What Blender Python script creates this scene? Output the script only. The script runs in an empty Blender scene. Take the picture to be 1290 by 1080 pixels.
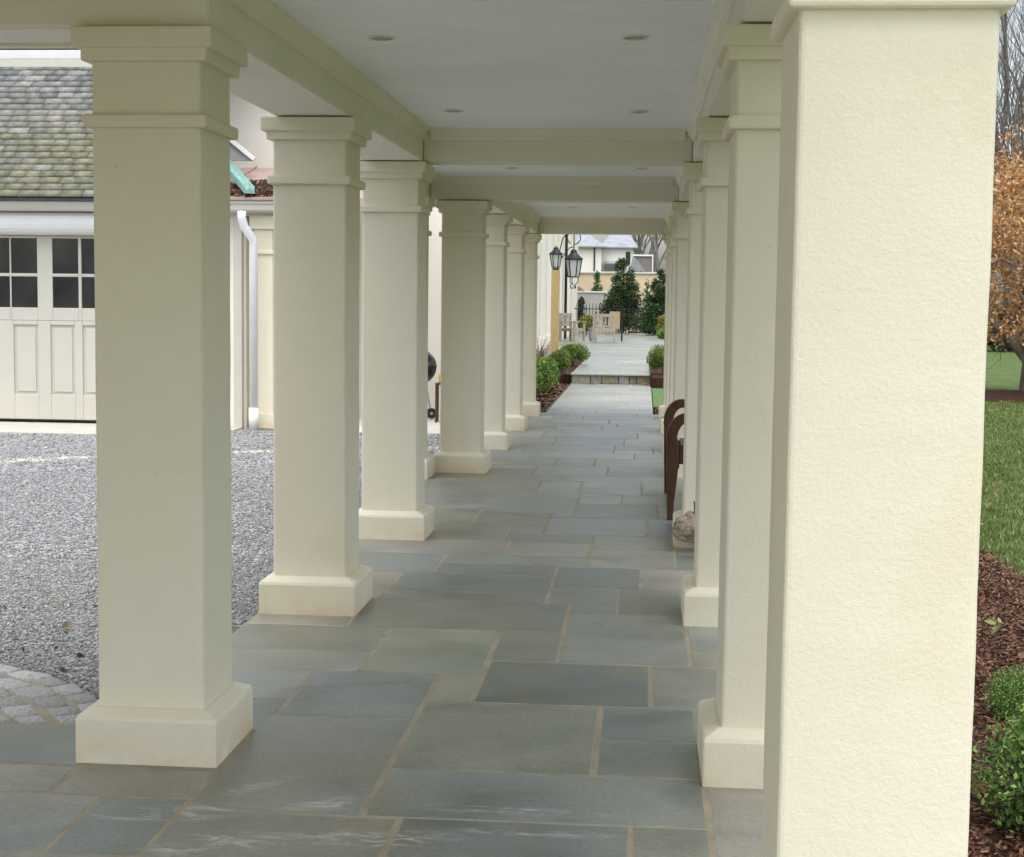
import bpy, math, random
import numpy as np
from mathutils import Vector, Matrix, noise
random.seed(7)
rng = np.random.default_rng(7)
S = bpy.context.scene
COL = S.collection
R = math.radians
PI = math.pi

# ------------------------------------------------------------------ helpers
class MB:
    def __init__(s):
        s.v = []; s.f = []; s.m = []
    def add(s, vs, fs, mi=0):
        n = len(s.v); s.v += [tuple(v) for v in vs]
        for f in fs:
            s.f.append(tuple(i + n for i in f)); s.m.append(mi)
        return s
    def box(s, x0, x1, y0, y1, z0, z1, mi=0):
        return s.add([(x0,y0,z0),(x1,y0,z0),(x1,y1,z0),(x0,y1,z0),(x0,y0,z1),(x1,y0,z1),(x1,y1,z1),(x0,y1,z1)],
                     [(0,3,2,1),(4,5,6,7),(0,1,5,4),(1,2,6,5),(2,3,7,6),(3,0,4,7)], mi)
    def cbox(s, c, d, rot=None, mi=0):
        vs = []
        for z in (-1,1):
            for x, y in ((-1,-1),(1,-1),(1,1),(-1,1)):
                p = Vector((x*d[0]/2, y*d[1]/2, z*d[2]/2))
                if rot is not None: p = rot @ p
                vs.append(tuple(p + Vector(c)))
        return s.add(vs, [(0,3,2,1),(4,5,6,7),(0,1,5,4),(1,2,6,5),(2,3,7,6),(3,0,4,7)], mi)
    def bar(s, a, b, w, h, mi=0):
        a = Vector(a); b = Vector(b); d = b - a
        q = d.to_track_quat('Y', 'Z').to_matrix()
        return s.cbox((a+b)/2, (w, d.length, h), q, mi)
    def prism(s, poly, axis, a, b, mi=0):
        # poly: 2D points in the two remaining axes, extruded along axis from a to b
        def P(p, t):
            if axis == 'x': return (t, p[0], p[1])
            if axis == 'y': return (p[0], t, p[1])
            return (p[0], p[1], t)
        n = len(poly)
        vs = [P(p, a) for p in poly] + [P(p, b) for p in poly]
        fs = [tuple(range(n-1,-1,-1)), tuple(range(n, 2*n))] + [(i, (i+1)%n, n+(i+1)%n, n+i) for i in range(n)]
        return s.add(vs, fs, mi)
    def tube(s, pts, rad, n=8, mi=0, cap=True):
        pts = [Vector(p) for p in pts]; k = len(pts)
        if not hasattr(rad, '__len__'): rad = [rad]*k
        vs = []; prev = None
        for i in range(k):
            d = (pts[min(i+1,k-1)] - pts[max(i-1,0)]).normalized()
            if prev is None:
                u = d.orthogonal().normalized()
            else:
                u = (prev - d*prev.dot(d))
                u = u.normalized() if u.length > 1e-6 else d.orthogonal().normalized()
            prev = u; w = d.cross(u)
            for j in range(n):
                a = 2*PI*j/n
                vs.append(tuple(pts[i] + (u*math.cos(a) + w*math.sin(a))*rad[i]))
        fs = []
        for i in range(k-1):
            for j in range(n):
                fs.append((i*n+j, i*n+(j+1)%n, (i+1)*n+(j+1)%n, (i+1)*n+j))
        if cap:
            fs.append(tuple(range(n-1,-1,-1))); fs.append(tuple(range((k-1)*n, k*n)))
        return s.add(vs, fs, mi)
    def lathe(s, prof, n=24, c=(0,0,0), mi=0):
        vs = []; k = len(prof)
        for r, z in prof:
            for j in range(n):
                a = 2*PI*j/n
                vs.append((c[0]+r*math.cos(a), c[1]+r*math.sin(a), c[2]+z))
        fs = [(i*n+j, i*n+(j+1)%n, (i+1)*n+(j+1)%n, (i+1)*n+j) for i in range(k-1) for j in range(n)]
        fs += [tuple(range(n-1,-1,-1)), tuple(range((k-1)*n, k*n))]
        return s.add(vs, fs, mi)
    def build(s, name, mats, parent=None, smooth=False, bevel=0, segs=2, loc=None):
        me = bpy.data.meshes.new(name)
        me.from_pydata(s.v, [], s.f); me.update()
        if not isinstance(mats, (list, tuple)): mats = [mats]
        for m in mats: me.materials.append(m)
        me.polygons.foreach_set('material_index', s.m)
        if smooth: me.polygons.foreach_set('use_smooth', [True]*len(s.f))
        o = bpy.data.objects.new(name, me); COL.objects.link(o)
        if parent: o.parent = parent
        if loc: o.location = loc
        if bevel:
            b = o.modifiers.new('bevel', 'BEVEL'); b.width = bevel; b.segments = segs
            b.limit_method = 'ANGLE'; b.angle_limit = R(40)
        return o

def tag(o, label=None, cat=None, group=None, kind=None):
    if label: o['label'] = label
    if cat: o['category'] = cat
    if group: o['group'] = group
    if kind: o['kind'] = kind
    return o
def thing(name, label, cat, loc=(0,0,0), rz=0, group=None):
    o = bpy.data.objects.new(name, None); COL.objects.link(o)
    o.empty_display_size = .1
    o.location = loc; o.rotation_euler = (0,0,rz)
    return tag(o, label, cat, group)
def dup(root, loc=None, rz=None, label=None, group=None, scale=None):
    r = root.copy(); COL.objects.link(r)
    if loc is not None: r.location = loc
    if rz is not None: r.rotation_euler = (0,0,rz)
    if scale is not None: r.scale = scale if hasattr(scale,'__len__') else (scale,)*3
    if label: r['label'] = label
    if group: r['group'] = group
    for ch in list(root.children):
        c = ch.copy(); COL.objects.link(c); c.parent = r
        for g in list(ch.children):
            d = g.copy(); COL.objects.link(d); d.parent = c
    return r

# ------------------------------------------------------------------ materials
def lin(c):
    return tuple((x/12.92 if x <= .04045 else ((x+.055)/1.055)**2.4) for x in c)
class NT:
    def __init__(s, name):
        s.mat = bpy.data.materials.new(name); s.mat.use_nodes = True
        s.t = s.mat.node_tree; s.b = s.t.nodes['Principled BSDF']
    def n(s, typ, **kw):
        x = s.t.nodes.new(typ)
        for k, v in kw.items():
            if k in x.inputs: x.inputs[k].default_value = v
            else: setattr(x, k, v)
        return x
    def l(s, a, b): s.t.links.new(a, b)
    def pos(s, scale=(1,1,1)):
        g = s.n('ShaderNodeNewGeometry'); m = s.n('ShaderNodeMapping'); m.inputs['Scale'].default_value = scale
        s.l(g.outputs['Position'], m.inputs['Vector']); return m.outputs['Vector']
    def objc(s, scale=(1,1,1)):
        g = s.n('ShaderNodeTexCoord'); m = s.n('ShaderNodeMapping'); m.inputs['Scale'].default_value = scale
        s.l(g.outputs['Object'], m.inputs['Vector']); return m.outputs['Vector']
    def noise(s, vec, scale, detail=4, rough=.55, dist=0):
        x = s.n('ShaderNodeTexNoise'); x.inputs['Scale'].default_value = scale; x.inputs['Detail'].default_value = detail
        x.inputs['Roughness'].default_value = rough; x.inputs['Distortion'].default_value = dist
        s.l(vec, x.inputs['Vector']); return x.outputs['Fac']
    def ramp(s, fac, stops):
        x = s.n('ShaderNodeValToRGB'); cr = x.color_ramp
        while len(cr.elements) < len(stops): cr.elements.new(.5)
        for e, (p, c) in zip(cr.elements, stops):
            e.position = p; e.color = (c, c, c, 1) if not hasattr(c, '__len__') else tuple(c)[:3] + (1,)
        s.l(fac, x.inputs['Fac']); return x.outputs['Color']
    def mix(s, fac, a, b, mode='MIX'):
        x = s.n('ShaderNodeMix', data_type='RGBA', blend_type=mode)
        for sock, val in ((x.inputs[0], fac), (x.inputs[6], a), (x.inputs[7], b)):
            if hasattr(val, 'is_linked'): s.l(val, sock)
            elif hasattr(val, '__len__'): sock.default_value = tuple(val)[:3] + (1,)
            else: sock.default_value = val
        return x.outputs[2]
    def bump(s, h, strength=.3, dist=.01, prev=None):
        x = s.n('ShaderNodeBump'); x.inputs['Strength'].default_value = strength; x.inputs['Distance'].default_value = dist
        s.l(h, x.inputs['Height'])
        if prev is not None: s.l(prev, x.inputs['Normal'])
        return x.outputs['Normal']
    def done(s, color=None, rough=.7, normal=None, spec=None, metal=None):
        def put(sock, val):
            if hasattr(val, 'is_linked'): s.l(val, sock)
            elif hasattr(val, '__len__'): sock.default_value = tuple(val)[:3] + (1,)
            else: sock.default_value = val
        if color is not None: put(s.b.inputs['Base Color'], color)
        put(s.b.inputs['Roughness'], rough)
        if normal is not None: s.l(normal, s.b.inputs['Normal'])
        if spec is not None: s.b.inputs['Specular IOR Level'].default_value = spec
        if metal is not None: s.b.inputs['Metallic'].default_value = metal
        return s.mat

def simple(name, c, rough=.6, var=.12, scale=6, bscale=40, bump=.15, bd=.004, spec=None, metal=None, space='pos'):
    t = NT(name); p = t.pos() if space == 'pos' else t.objc()
    f = t.noise(p, scale, 5)
    lo = tuple(x*(1-var) for x in c); hi = tuple(min(1, x*(1+var)) for x in c)
    col = t.ramp(f, [(.3, lo), (.7, hi)])
    nm = t.bump(t.noise(p, bscale, 4), bump, bd) if bump else None
    return t.done(col, rough, nm, spec, metal)

def tinted(name, rough=.6, var=.2, scale=20, bump=.3, bscale=60, bd=.003, spec=.3, trans=0):
    """colour from the per-piece 'tint' attribute (each stone, leaf or chip has its own colour)"""
    t = NT(name); a = t.n('ShaderNodeAttribute'); a.attribute_name = 'tint'; p = t.pos()
    f = t.noise(p, scale, 4)
    k = t.ramp(f, [(.3, 1-var), (.7, 1+var)])
    col = t.mix(1, a.outputs['Color'], k, 'MULTIPLY')
    nm = t.bump(t.noise(p, bscale, 3), bump, bd) if bump else None
    m = t.done(col, rough, nm, spec)
    if trans:
        tr = t.n('ShaderNodeBsdfTranslucent'); t.l(col, tr.inputs['Color'])
        mx = t.n('ShaderNodeMixShader'); mx.inputs[0].default_value = trans
        t.l(t.b.outputs[0], mx.inputs[1]); t.l(tr.outputs[0], mx.inputs[2])
        t.l(mx.outputs[0], t.t.nodes['Material Output'].inputs['Surface'])
    return m

CREAM = (.757, .704, .553)
M = {}
def stucco(name, c, stain=False):
    t = NT(name); p = t.pos()
    big = t.noise(p, 1.3, 4, .6); mid = t.noise(p, 7, 4)
    c0 = t.ramp(big, [(.25, tuple(x*.93 for x in c)), (.75, tuple(min(1,x*1.04) for x in c))])
    c1 = t.mix(.35, c0, t.ramp(mid, [(.3, tuple(x*.95 for x in c)), (.7, c)]))
    # tiny dark specks left on the plaster
    sp = t.ramp(t.noise(p, 26, 2, .5), [(.75, 0), (.79, 1)])
    c2 = t.mix(t.mix(.25, (0,0,0), sp), c1, (.45,.40,.28))
    if stain:   # rusty splash marks low on the plinths
        g = t.n('ShaderNodeNewGeometry'); sx = t.n('ShaderNodeSeparateXYZ'); t.l(g.outputs['Position'], sx.inputs[0])
        h = t.n('ShaderNodeMapRange'); h.inputs['From Min'].default_value = .15; h.inputs['From Max'].default_value = .0
        t.l(sx.outputs['Z'], h.inputs['Value'])
        n2 = t.ramp(t.noise(t.pos((3,3,3)), 1.1, 4, .6), [(.36, 0), (.66, 1)])
        fac = t.mix(1, h.outputs['Result'], n2, 'MULTIPLY')
        c2 = t.mix(t.mix(.72, (0,0,0), fac), c2, (.60,.44,.22))
    n1 = t.bump(t.noise(p, 105, 5, .68), .46, .005)
    tr = t.noise(t.pos((1.6,1.6,.7)), 14, 4, .6, 1.4)      # trowel sweeps
    n2 = t.bump(t.noise(p, 22, 3), .12, .008, n1); n2 = t.bump(tr, .07, .010, n2)
    pt_ = t.ramp(t.noise(t.pos((1,1,.45)), 2.6, 5, .62, .5), [(.56, 0), (.75, 1)])   # old patches and runs
    c2 = t.mix(t.mix(.38, (0,0,0), pt_), c2, (c[0]*.88, c[1]*.82, c[2]*.60))
    return t.done(c2, .85, n2, .25)
M['stucco'] = stucco('cream_stucco', CREAM, True)
M['house'] = stucco('house_stucco', (.80,.77,.68))
M['trim'] = simple('painted_trim', (.76,.72,.58), .55, .04, 2, 30, .06)
M['beam'] = simple('painted_beam', (.74,.70,.57), .6, .05, 1.5, 25, .08)
M['soffit'] = simple('painted_soffit', (.78,.745,.65), .6, .04, 1.5, 25, .06)
M['ceil'] = simple('beadboard_paint', (.88,.91,.93), .5, .03, 2, 30, .05)
M['warm_bounce'] = simple('warm_bounce_ceiling', (.58,.40,.15), .6, .15, 3, 40, .1)  # invented colour for an out-of-view ceiling, warms the bounced light
M['white'] = simple('white_paint', (.72,.72,.71), .45, .03, 4, 30, .05)
M['creamp'] = simple('cream_paint', (.52,.50,.43), .45, .03, 3, 30, .05)
M['roofing'] = simple('roof_felt', (.10,.10,.11), .9, .2, 6, 60, .4)
M['black'] = simple('black_iron', (.018,.018,.02), .45, .3, 20, 80, .1, metal=.3)
M['blackpl'] = simple('black_enamel', (.012,.012,.013), .22, .2, 8, 60, .02)
M['steel'] = simple('steel', (.45,.45,.45), .35, .1, 12, 80, .05, metal=.9)
M['yellow'] = simple('yellow_plastic', (.72,.45,.02), .45, .1, 8, 60, .05)
M['rubber'] = simple('black_rubber', (.02,.02,.02), .8, .2, 8, 60, .2)
M['mortar'] = simple('sandy_mortar', (.33,.285,.195), .9, .22, 5, 120, .5, .004)
M['bluestone'] = None
def bluestone():
    t = NT('bluestone'); a = t.n('ShaderNodeAttribute'); a.attribute_name = 'tint'
    b = t.n('ShaderNodeAttribute'); b.attribute_name = 'ofs'
    g = t.n('ShaderNodeNewGeometry')
    add = t.n('ShaderNodeVectorMath', operation='ADD'); t.l(g.outputs['Position'], add.inputs[0]); t.l(b.outputs['Color'], add.inputs[1])
    mp = t.n('ShaderNodeMapping'); mp.inputs['Scale'].default_value = (1,1.15,1); t.l(add.outputs[0], mp.inputs['Vector'])
    v = mp.outputs['Vector']
    f1 = t.noise(v, 2.0, 5, .55, .3)
    k1 = t.ramp(f1, [(.30, (.60,.67,.66)), (.48, (.96,.97,.96)), (.60, (1.1,1.09,1.06)), (.72, (1.32,1.28,1.24))])
    c = t.mix(1, a.outputs['Color'], k1, 'MULTIPLY')
    f2 = t.noise(v, 1.4, 3, .5, .4)   # olive and rusty iron bloom inside the stone
    c = t.mix(t.mix(.5, (0,0,0), t.ramp(f2, [(.50, 0), (.68, 1)])), c, (.20,.185,.11))
    f3 = t.noise(v, 60, 3)
    c = t.mix(1, c, t.ramp(f3, [(.3, .86), (.7, 1.14)]), 'MULTIPLY')
    # dark veins
    w = t.noise(t.pos((1,1.5,1)), 1.1, 4, .5, .6)
    c = t.mix(t.mix(.55, (0,0,0), t.ramp(w, [(.62, 0), (.72, 1)])), c, (.085,.09,.075))
    # whitish lime and salt smears near the front columns
    sx = t.n('ShaderNodeSeparateXYZ'); t.l(g.outputs['Position'], sx.inputs[0])
    def ell(cx, cy, rx, ry, ang=0):
        m = t.n('ShaderNodeMapping', vector_type='TEXTURE')
        m.inputs['Location'].default_value = (cx, cy, 0); m.inputs['Rotation'].default_value = (0,0,ang); m.inputs['Scale'].default_value = (rx, ry, 5)
        t.l(g.outputs['Position'], m.inputs['Vector'])
        ln = t.n('ShaderNodeVectorMath', operation='LENGTH'); t.l(m.outputs[0], ln.inputs[0])
        return t.ramp(ln.outputs['Value'], [(.35, 1), (1, 0)])
    streak = ell(-.36, 4.645, .36, .05, -.03)
    for e in (ell(-1.22, 4.80, .20, .05, .9), ell(-1.02, 4.62, .16, .07, .2), ell(-1.42, 4.50, .30, .10, .3), ell(-.80, 4.35, .35, .10, .1),
              ell(-1.25, 4.25, .25, .12, .4), ell(-.95, 4.66, .10, .05, .6), ell(-.3, 4.46, .3, .05, 0)):
        streak = t.mix(1, streak, e, 'ADD')
    nz = t.ramp(t.noise(t.pos((5,14,1)), 1.6, 6, .68, .8), [(.47, 0), (.72, 1)])
    fac = t.mix(1, streak, nz, 'MULTIPLY')
    c = t.mix(t.mix(.9, (0,0,0), fac), c, (.58,.61,.60))
    nb = t.bump(f1, .25, .02); nb = t.bump(f3, .16, .004, nb)
    rg = t.ramp(f1, [(.3, .30), (.7, .48)])
    return t.done(c, rg, nb, .5)
M['bluestone'] = bluestone()
def gravel_mat():
    t = NT('gravel_ground'); p = t.pos()
    v = t.n('ShaderNodeTexVoronoi'); v.inputs['Scale'].default_value = 58; t.l(p, v.inputs['Vector'])
    hs = t.n('ShaderNodeSeparateColor'); t.l(v.outputs['Color'], hs.inputs[0])
    c = t.ramp(hs.outputs[0], [(0, (.15,.15,.16)), (.35, (.30,.305,.32)), (.75, (.42,.43,.45)), (1, (.55,.55,.56))])
    c = t.mix(1, c, t.ramp(t.noise(p, 1.2, 4), [(.3, .85), (.7, 1.12)]), 'MULTIPLY')
    n = t.bump(v.outputs['Distance'], 1, .02)
    return t.done(c, .9, n, .2)
M['gravel'] = gravel_mat()
M['pebble'] = tinted('gravel_stone', .85, .15, 60, .3, 120)
M['cobble'] = tinted('granite_cobble', .8, .3, 60, .35, 70, .004)
M['sandband'] = simple('sandy_band', (.44,.42,.37), .9, .12, 4, 90, .5, .006)
def lawn_mat():
    t = NT('lawn_ground'); p = t.pos()
    f = t.noise(p, 2.2, 6, .65); g = t.noise(p, 60, 3)
    c = t.ramp(f, [(.3, (.055,.092,.026)), (.55, (.09,.135,.04)), (.75, (.15,.16,.065))])
    c = t.mix(1, c, t.ramp(g, [(.3, .6), (.7, 1.35)]), 'MULTIPLY')
    return t.done(c, .9, t.bump(g, .8, .03), .15)
M['lawn'] = lawn_mat()
M['brightlawn'] = simple('young_grass', (.085,.165,.035), .9, .25, 8, 60, .8, .02)
M['blade'] = tinted('grass_blade', .6, .2, 3, 0, trans=.3)
M['leaf'] = tinted('leaf', .5, .2, 3, 0, spec=.35, trans=.25)
M['dryleaf'] = tinted('dry_leaf', .75, .2, 5, 0, spec=.15, trans=.3)
def mulch_mat():
    t = NT('mulch_ground'); p = t.pos()
    g = t.noise(p, 30, 6, .7)
    c = t.ramp(g, [(.3, (.03,.015,.009)), (.55, (.085,.042,.025)), (.8, (.16,.085,.052))])
    return t.done(c, .95, t.bump(g, 1, .05), .1)
M['mulch'] = mulch_mat()
M['chip'] = tinted('mulch_chip', .9, .25, 20, .3)
M['bark'] = simple('bark', (.13,.105,.085), .95, .4, 5, 18, .8, .03)
M['palebark'] = simple('grey_bark', (.13,.118,.105), .95, .35, 3, 14, .8, .03)
M['slate'] = tinted('roof_slate', .6, .28, 14, .5, 20, .01)
M['farslate'] = tinted('far_slate', .6, .2, 2, .4, 8, .02)
M['copper'] = simple('verdigris_copper', (.21,.37,.335), .6, .18, 9, 40, .2, .004)
M['pink'] = simple('terne_metal', (.34,.24,.22), .5, .15, 3, 20, .1)
M['glass'] = simple('window_glass', (.022,.026,.027), .02, .5, 1.2, 4, .02, .004, spec=.7)
def panes():
    t = NT('garage_glass'); p = t.pos((1,1,.6)); f_ = t.noise(p, 2.2, 2, .5)
    return t.done(t.ramp(f_, [(.35, (.012,.015,.016)), (.7, (.036,.038,.036))]), .03, None, .7)
M['glass'] = panes()
M['frost'] = simple('lantern_glass', (.55,.58,.55), .15, .1, 4, 30, .05)
def wood(name, c, rough=.7, axis=(1,1,9), var=.3):
    t = NT(name); p = t.objc(axis)
    f = t.noise(p, 5, 6, .6, .8)
    col = t.ramp(f, [(.28, tuple(x*(1-var) for x in c)), (.72, tuple(min(1,x*(1+var)) for x in c))])
    return t.done(col, rough, t.bump(f, .3, .004), .3)
M['rawwood'] = wood('raw_lumber', (.50,.36,.17), .7, (9,9,.6), .18)
M['teak'] = wood('weathered_teak', (.37,.33,.255), .8, (6,6,1.5), .22)
M['darkwood'] = wood('dark_stained_wood', (.075,.034,.019), .42, (4,4,1), .35)
M['drift'] = wood('driftwood', (.34,.275,.20), .85, (3,14,14), .7)
M['sling'] = simple('tan_sling', (.40,.31,.18), .8, .1, 8, 90, .2)
M['twig'] = simple('red_twig', (.22,.10,.07), .9, .3, 5, 30, .3)
M['tanstone'] = tinted('step_stone', .75, .3, 12, .5, 30, .01)
M['gardenwall'] = stucco('garden_wall_stucco', (.66,.54,.36))
M['treadstone'] = simple('tread_bluestone', (.34,.35,.34), .7, .15, 6, 60, .3)
M['concrete'] = simple('pale_concrete', (.55,.54,.50), .85, .1, 3, 60, .3)

# -------------------------------------------------- bulk meshes with per-piece tint
def bulk(name, V, F, tints, mat, parent=None, ofs=None, smooth=False, per=None):
    """V (n,3), F (m,k) int, tints (m,3) per face"""
    me = bpy.data.meshes.new(name)
    k = F.shape[1]
    me.vertices.add(len(V)); me.vertices.foreach_set('co', np.asarray(V, dtype=np.float32).ravel())
    me.loops.add(F.size); me.loops.foreach_set('vertex_index', F.astype(np.int32).ravel())
    me.polygons.add(len(F)); me.polygons.foreach_set('loop_start', np.arange(0, F.size, k, dtype=np.int32))
    me.update(calc_edges=True); me.validate()
    at = me.attributes.new('tint', 'FLOAT_COLOR', 'FACE')
    c = np.ones((len(F), 4), dtype=np.float32); c[:, :3] = tints
    at.data.foreach_set('color', c.ravel())
    me.materials.append(mat)
    if smooth: me.polygons.foreach_set('use_smooth', [True]*len(F))
    o = bpy.data.objects.new(name, me); COL.objects.link(o)
    if parent: o.parent = parent
    return o
def rand_rot(n, r=rng):
    q = r.normal(size=(n,4)); q /= np.linalg.norm(q, axis=1)[:,None]
    w,x,y,z = q.T
    return np.stack([np.stack([1-2*(y*y+z*z), 2*(x*y-z*w), 2*(x*z+y*w)],-1), np.stack([2*(x*y+z*w), 1-2*(x*x+z*z), 2*(y*z-x*w)],-1),
                     np.stack([2*(x*z-y*w), 2*(y*z+x*w), 1-2*(x*x+y*y)],-1)], 1)
def leaves(C, size, cols, aspect=.55, r=rng, up=None, jitter=.35):
    """folded diamond leaves at centres C -> V, F(tri), tints"""
    n = len(C); base = np.array([(0,-1,0),(aspect,0,.15),(0,1,0),(-aspect,0,.15)], dtype=float)
    s = size*(1+jitter*(r.random(n)*2-1))
    M3 = rand_rot(n, r)
    if up is not None:      # bias: flatten so that leaves mostly face outwards/upwards
        pass
    V = np.einsum('nij,kj->nki', M3, base)*s[:,None,None] + C[:,None,:]
    F = np.array([(0,1,2),(0,2,3)]); F = (F[None]+np.arange(n)[:,None,None]*4).reshape(-1,3)
    pal = np.array(cols); t = pal[r.integers(0, len(pal), n)]*(1+.3*(r.random((n,1))*2-1))
    return V.reshape(-1,3), F, np.repeat(t, 2, axis=0)
def clumps(n, centres, radii, r=rng, shell=.55):
    """points in a union of spheres, biased to the shell"""
    centres = np.array(centres, float); radii = np.array(radii, float)
    p = radii**2; p /= p.sum()
    i = r.choice(len(radii), n, p=p)
    d = r.normal(size=(n,3)); d /= np.linalg.norm(d,axis=1)[:,None]
    k = (shell+(1-shell)*r.random(n))
    rad = radii[i] if radii.ndim == 1 else radii[i]
    return centres[i] + d*(rad*k)[:,None]

# ------------------------------------------------------------------ camera
f, pit, yaw, rol = 1921.62543, -.0851, -.08529, .01193
Fv = Vector((math.sin(yaw)*math.cos(pit), math.cos(yaw)*math.cos(pit), math.sin(pit)))
Rv = Vector((math.cos(yaw), -math.sin(yaw), 0)); Uv = Rv.cross(Fv)
R2 = Rv*math.cos(rol) + Uv*math.sin(rol); U2 = Uv*math.cos(rol) - Rv*math.sin(rol)
cd = bpy.data.cameras.new('camera'); cam = bpy.data.objects.new('camera', cd); COL.objects.link(cam)
mw = Matrix((R2, U2, -Fv)).transposed().to_4x4(); mw.translation = (0,0,1.6)
cam.matrix_world = mw
cd.sensor_width = 36; cd.sensor_fit = 'HORIZONTAL'; cd.lens = 36*f/1290
cd.clip_start = .05; cd.clip_end = 3000
S.camera = cam

# ------------------------------------------------------------------ light
w = bpy.data.worlds.new('World'); S.world = w; w.use_nodes = True
nt = w.node_tree; bg = nt.nodes['Background']
sky = nt.nodes.new('ShaderNodeTexSky'); sky.sky_type = 'NISHITA'; sky.sun_disc = False
EL, AZ = 72, 178            # sun height and azimuth: high behind the camera
sky.sun_elevation = R(EL); sky.sun_rotation = R(AZ)
sky.air_density = 1.2; sky.dust_density = 4; sky.ozone_density = 1
hs = nt.nodes.new('ShaderNodeHueSaturation'); hs.inputs['Saturation'].default_value = .48
nt.links.new(sky.outputs[0], hs.inputs['Color']); nt.links.new(hs.outputs[0], bg.inputs['Color'])
bg.inputs['Strength'].default_value = .15
sd = bpy.data.lights.new('sun', 'SUN'); sun = bpy.data.objects.new('sun', sd); COL.objects.link(sun)
sd.energy = .5; sd.angle = R(60); sd.color = (1,.99,.97)
sv = Vector((math.sin(R(AZ))*math.cos(R(EL)), math.cos(R(AZ))*math.cos(R(EL)), math.sin(R(EL))))
sun.rotation_euler = sv.to_track_quat('Z','Y').to_euler()
S.view_settings.view_transform = 'Standard'; S.view_settings.look = 'None'
S.view_settings.exposure = 1.26; S.view_settings.gamma = 1
S.cycles.max_bounces = 14; S.cycles.diffuse_bounces = 8
S.cycles.sample_clamp_indirect = 8

# ------------------------------------------------------------------ ground
tag(MB().box(-600,600,-200,900,-.5,-.075).build('lawn', M['lawn']), kind='structure')
tag(MB().box(-30,-1.92,-8,30,-.3,-.035).build('gravel_court', M['gravel']), kind='structure')
tag(MB().box(.77,2.25,-6,70,-.2,-.02).build('mulch_bed', M['mulch']), kind='structure')
tag(MB().box(-2.75,-1.40,21.45,29.1,-.2,-.02).build('mulch_bed', M['mulch']), kind='structure')
tag(MB().box(.17,.765,21.45,23.2,-.2,-.03).build('mulch_bed', M['mulch']), kind='structure')
tag(MB().box(.17,.765,23.202,28.2,-.2,-.02).build('lawn', M['brightlawn']), kind='structure')

# bluestone paving: every stone outlined by hand near the camera, laid in random courses farther off
JW = .015
stones = [
 (-.84,.228,4.545,5.03),(-1.41,-.84,4.535,5.635),(-1.375,-.84,5.635,6.35),(-1.92,-1.375,5.86,6.35),(-1.92,-1.375,5.40,5.86),
 (-1.41,-.72,3.75,4.535),(-.72,-.01,3.7,4.545),(-.01,.227,3.9,4.55),(.228,.77,4.1,5.0),
 (-1.695,-1.41,4.13,4.635),(-2.5,-1.695,4.13,4.635),(-1.88,-1.41,4.635,4.925),(-2.75,-1.88,4.635,4.925),(-1.88,-1.41,4.925,5.40),(-2.6,-1.88,4.925,5.40),
 (-2.05,-1.41,3.6,4.13),(-3.0,-2.05,3.6,4.13),(-3.6,-2.5,4.13,4.635),(-3.7,-2.75,4.635,4.925),(-3.4,-2.6,4.925,5.40),
 (-.84,-.142,5.03,5.915),(-.142,.228,5.03,5.455),(-.142,.228,5.455,5.915),(.228,.77,5.0,5.915),
 (-.84,-.655,5.915,6.355),(-.655,.055,5.915,6.61),(.055,.77,5.915,6.61),
 (-1.196,-.66,6.355,7.23),(-1.92,-1.196,6.70,7.225),(-1.92,-1.196,6.35,6.70),(-.66,-.357,6.61,7.235),(-.357,.233,6.615,7.685),
 (-.357,-.113,7.685,7.93),(-.113,.233,7.685,8.39),(.233,.77,6.61,6.928),(.233,.77,6.928,7.5),(.233,.77,7.5,8.39),
 (-1.42,-.357,7.23,7.91),(-1.92,-1.42,7.225,7.91),(-1.375,-.488,7.91,8.17),(-1.375,-.488,8.17,8.72),(-1.92,-1.375,7.91,8.72),
 (-.488,-.113,7.93,8.39),(-.488,.011,8.39,9.03),(.011,.77,8.39,9.04),(-1.2,-.488,8.72,9.065),(-1.92,-1.2,8.72,9.40),(-1.2,-.672,9.065,9.41),
 (-.672,-.312,9.03,9.41),(-.855,-.312,9.41,9.93),(-1.92,-.855,9.40,9.95),(-.908,-.312,9.93,10.29),(-1.92,-.908,9.95,10.615),
 (-.312,.22,9.04,9.70),(-.312,.22,9.70,10.29),(.22,.77,9.04,9.74),(.22,.77,9.74,10.29),
 (-.66,.048,10.29,11.1),(.048,.77,10.29,10.93),(-.908,-.66,10.29,10.62),(-1.2,-.66,10.62,11.32),(-1.92,-1.2,10.615,11.49),
 (-.66,-.495,11.1,11.36),(-.495,.13,11.1,11.88),(.048,.77,10.93,11.1),(.13,.77,11.1,11.88),(-1.2,-.495,11.32,12.17),(-1.92,-1.2,11.49,12.12),
 (-.495,-.152,11.88,12.48),(-.152,.35,11.88,12.5),(.35,.77,11.88,12.5),(-1.92,-1.0,12.12,12.75),(-.87,-.515,12.47,13.32),(-.515,.004,12.48,13.38),(.004,.77,12.5,13.4),
 (-1.0,-.495,12.17,12.47),(-1.92,-.87,12.75,13.32),
]
def courses(x0, x1, y0, y1, r, wmin=.35, wmax=1.05):
    y = y0; out = []; prev = []
    while y < y1 - 1e-6:
        h = r.choice([.45,.45,.60,.60,.75,.90])
        if y + h > y1 - .25: h = y1 - y
        x = x0; cuts = []
        while x < x1 - 1e-6:
            wd = r.uniform(wmin, wmax)
            if any(abs(x + wd - c) < .07 for c in prev): wd += .13
            if x + wd > x1 - .28: wd = x1 - x
            if h > .5 and wd < .8 and r.random() < .3:
                k = h*r.choice([.4,.5,.6]); out += [(x,x+wd,y,y+k),(x,x+wd,y+k,y+h)]
            else: out.append((x,x+wd,y,y+h))
            x += wd; cuts.append(x)
        prev = cuts; y += h
    return out
rr = random.Random(3)
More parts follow.
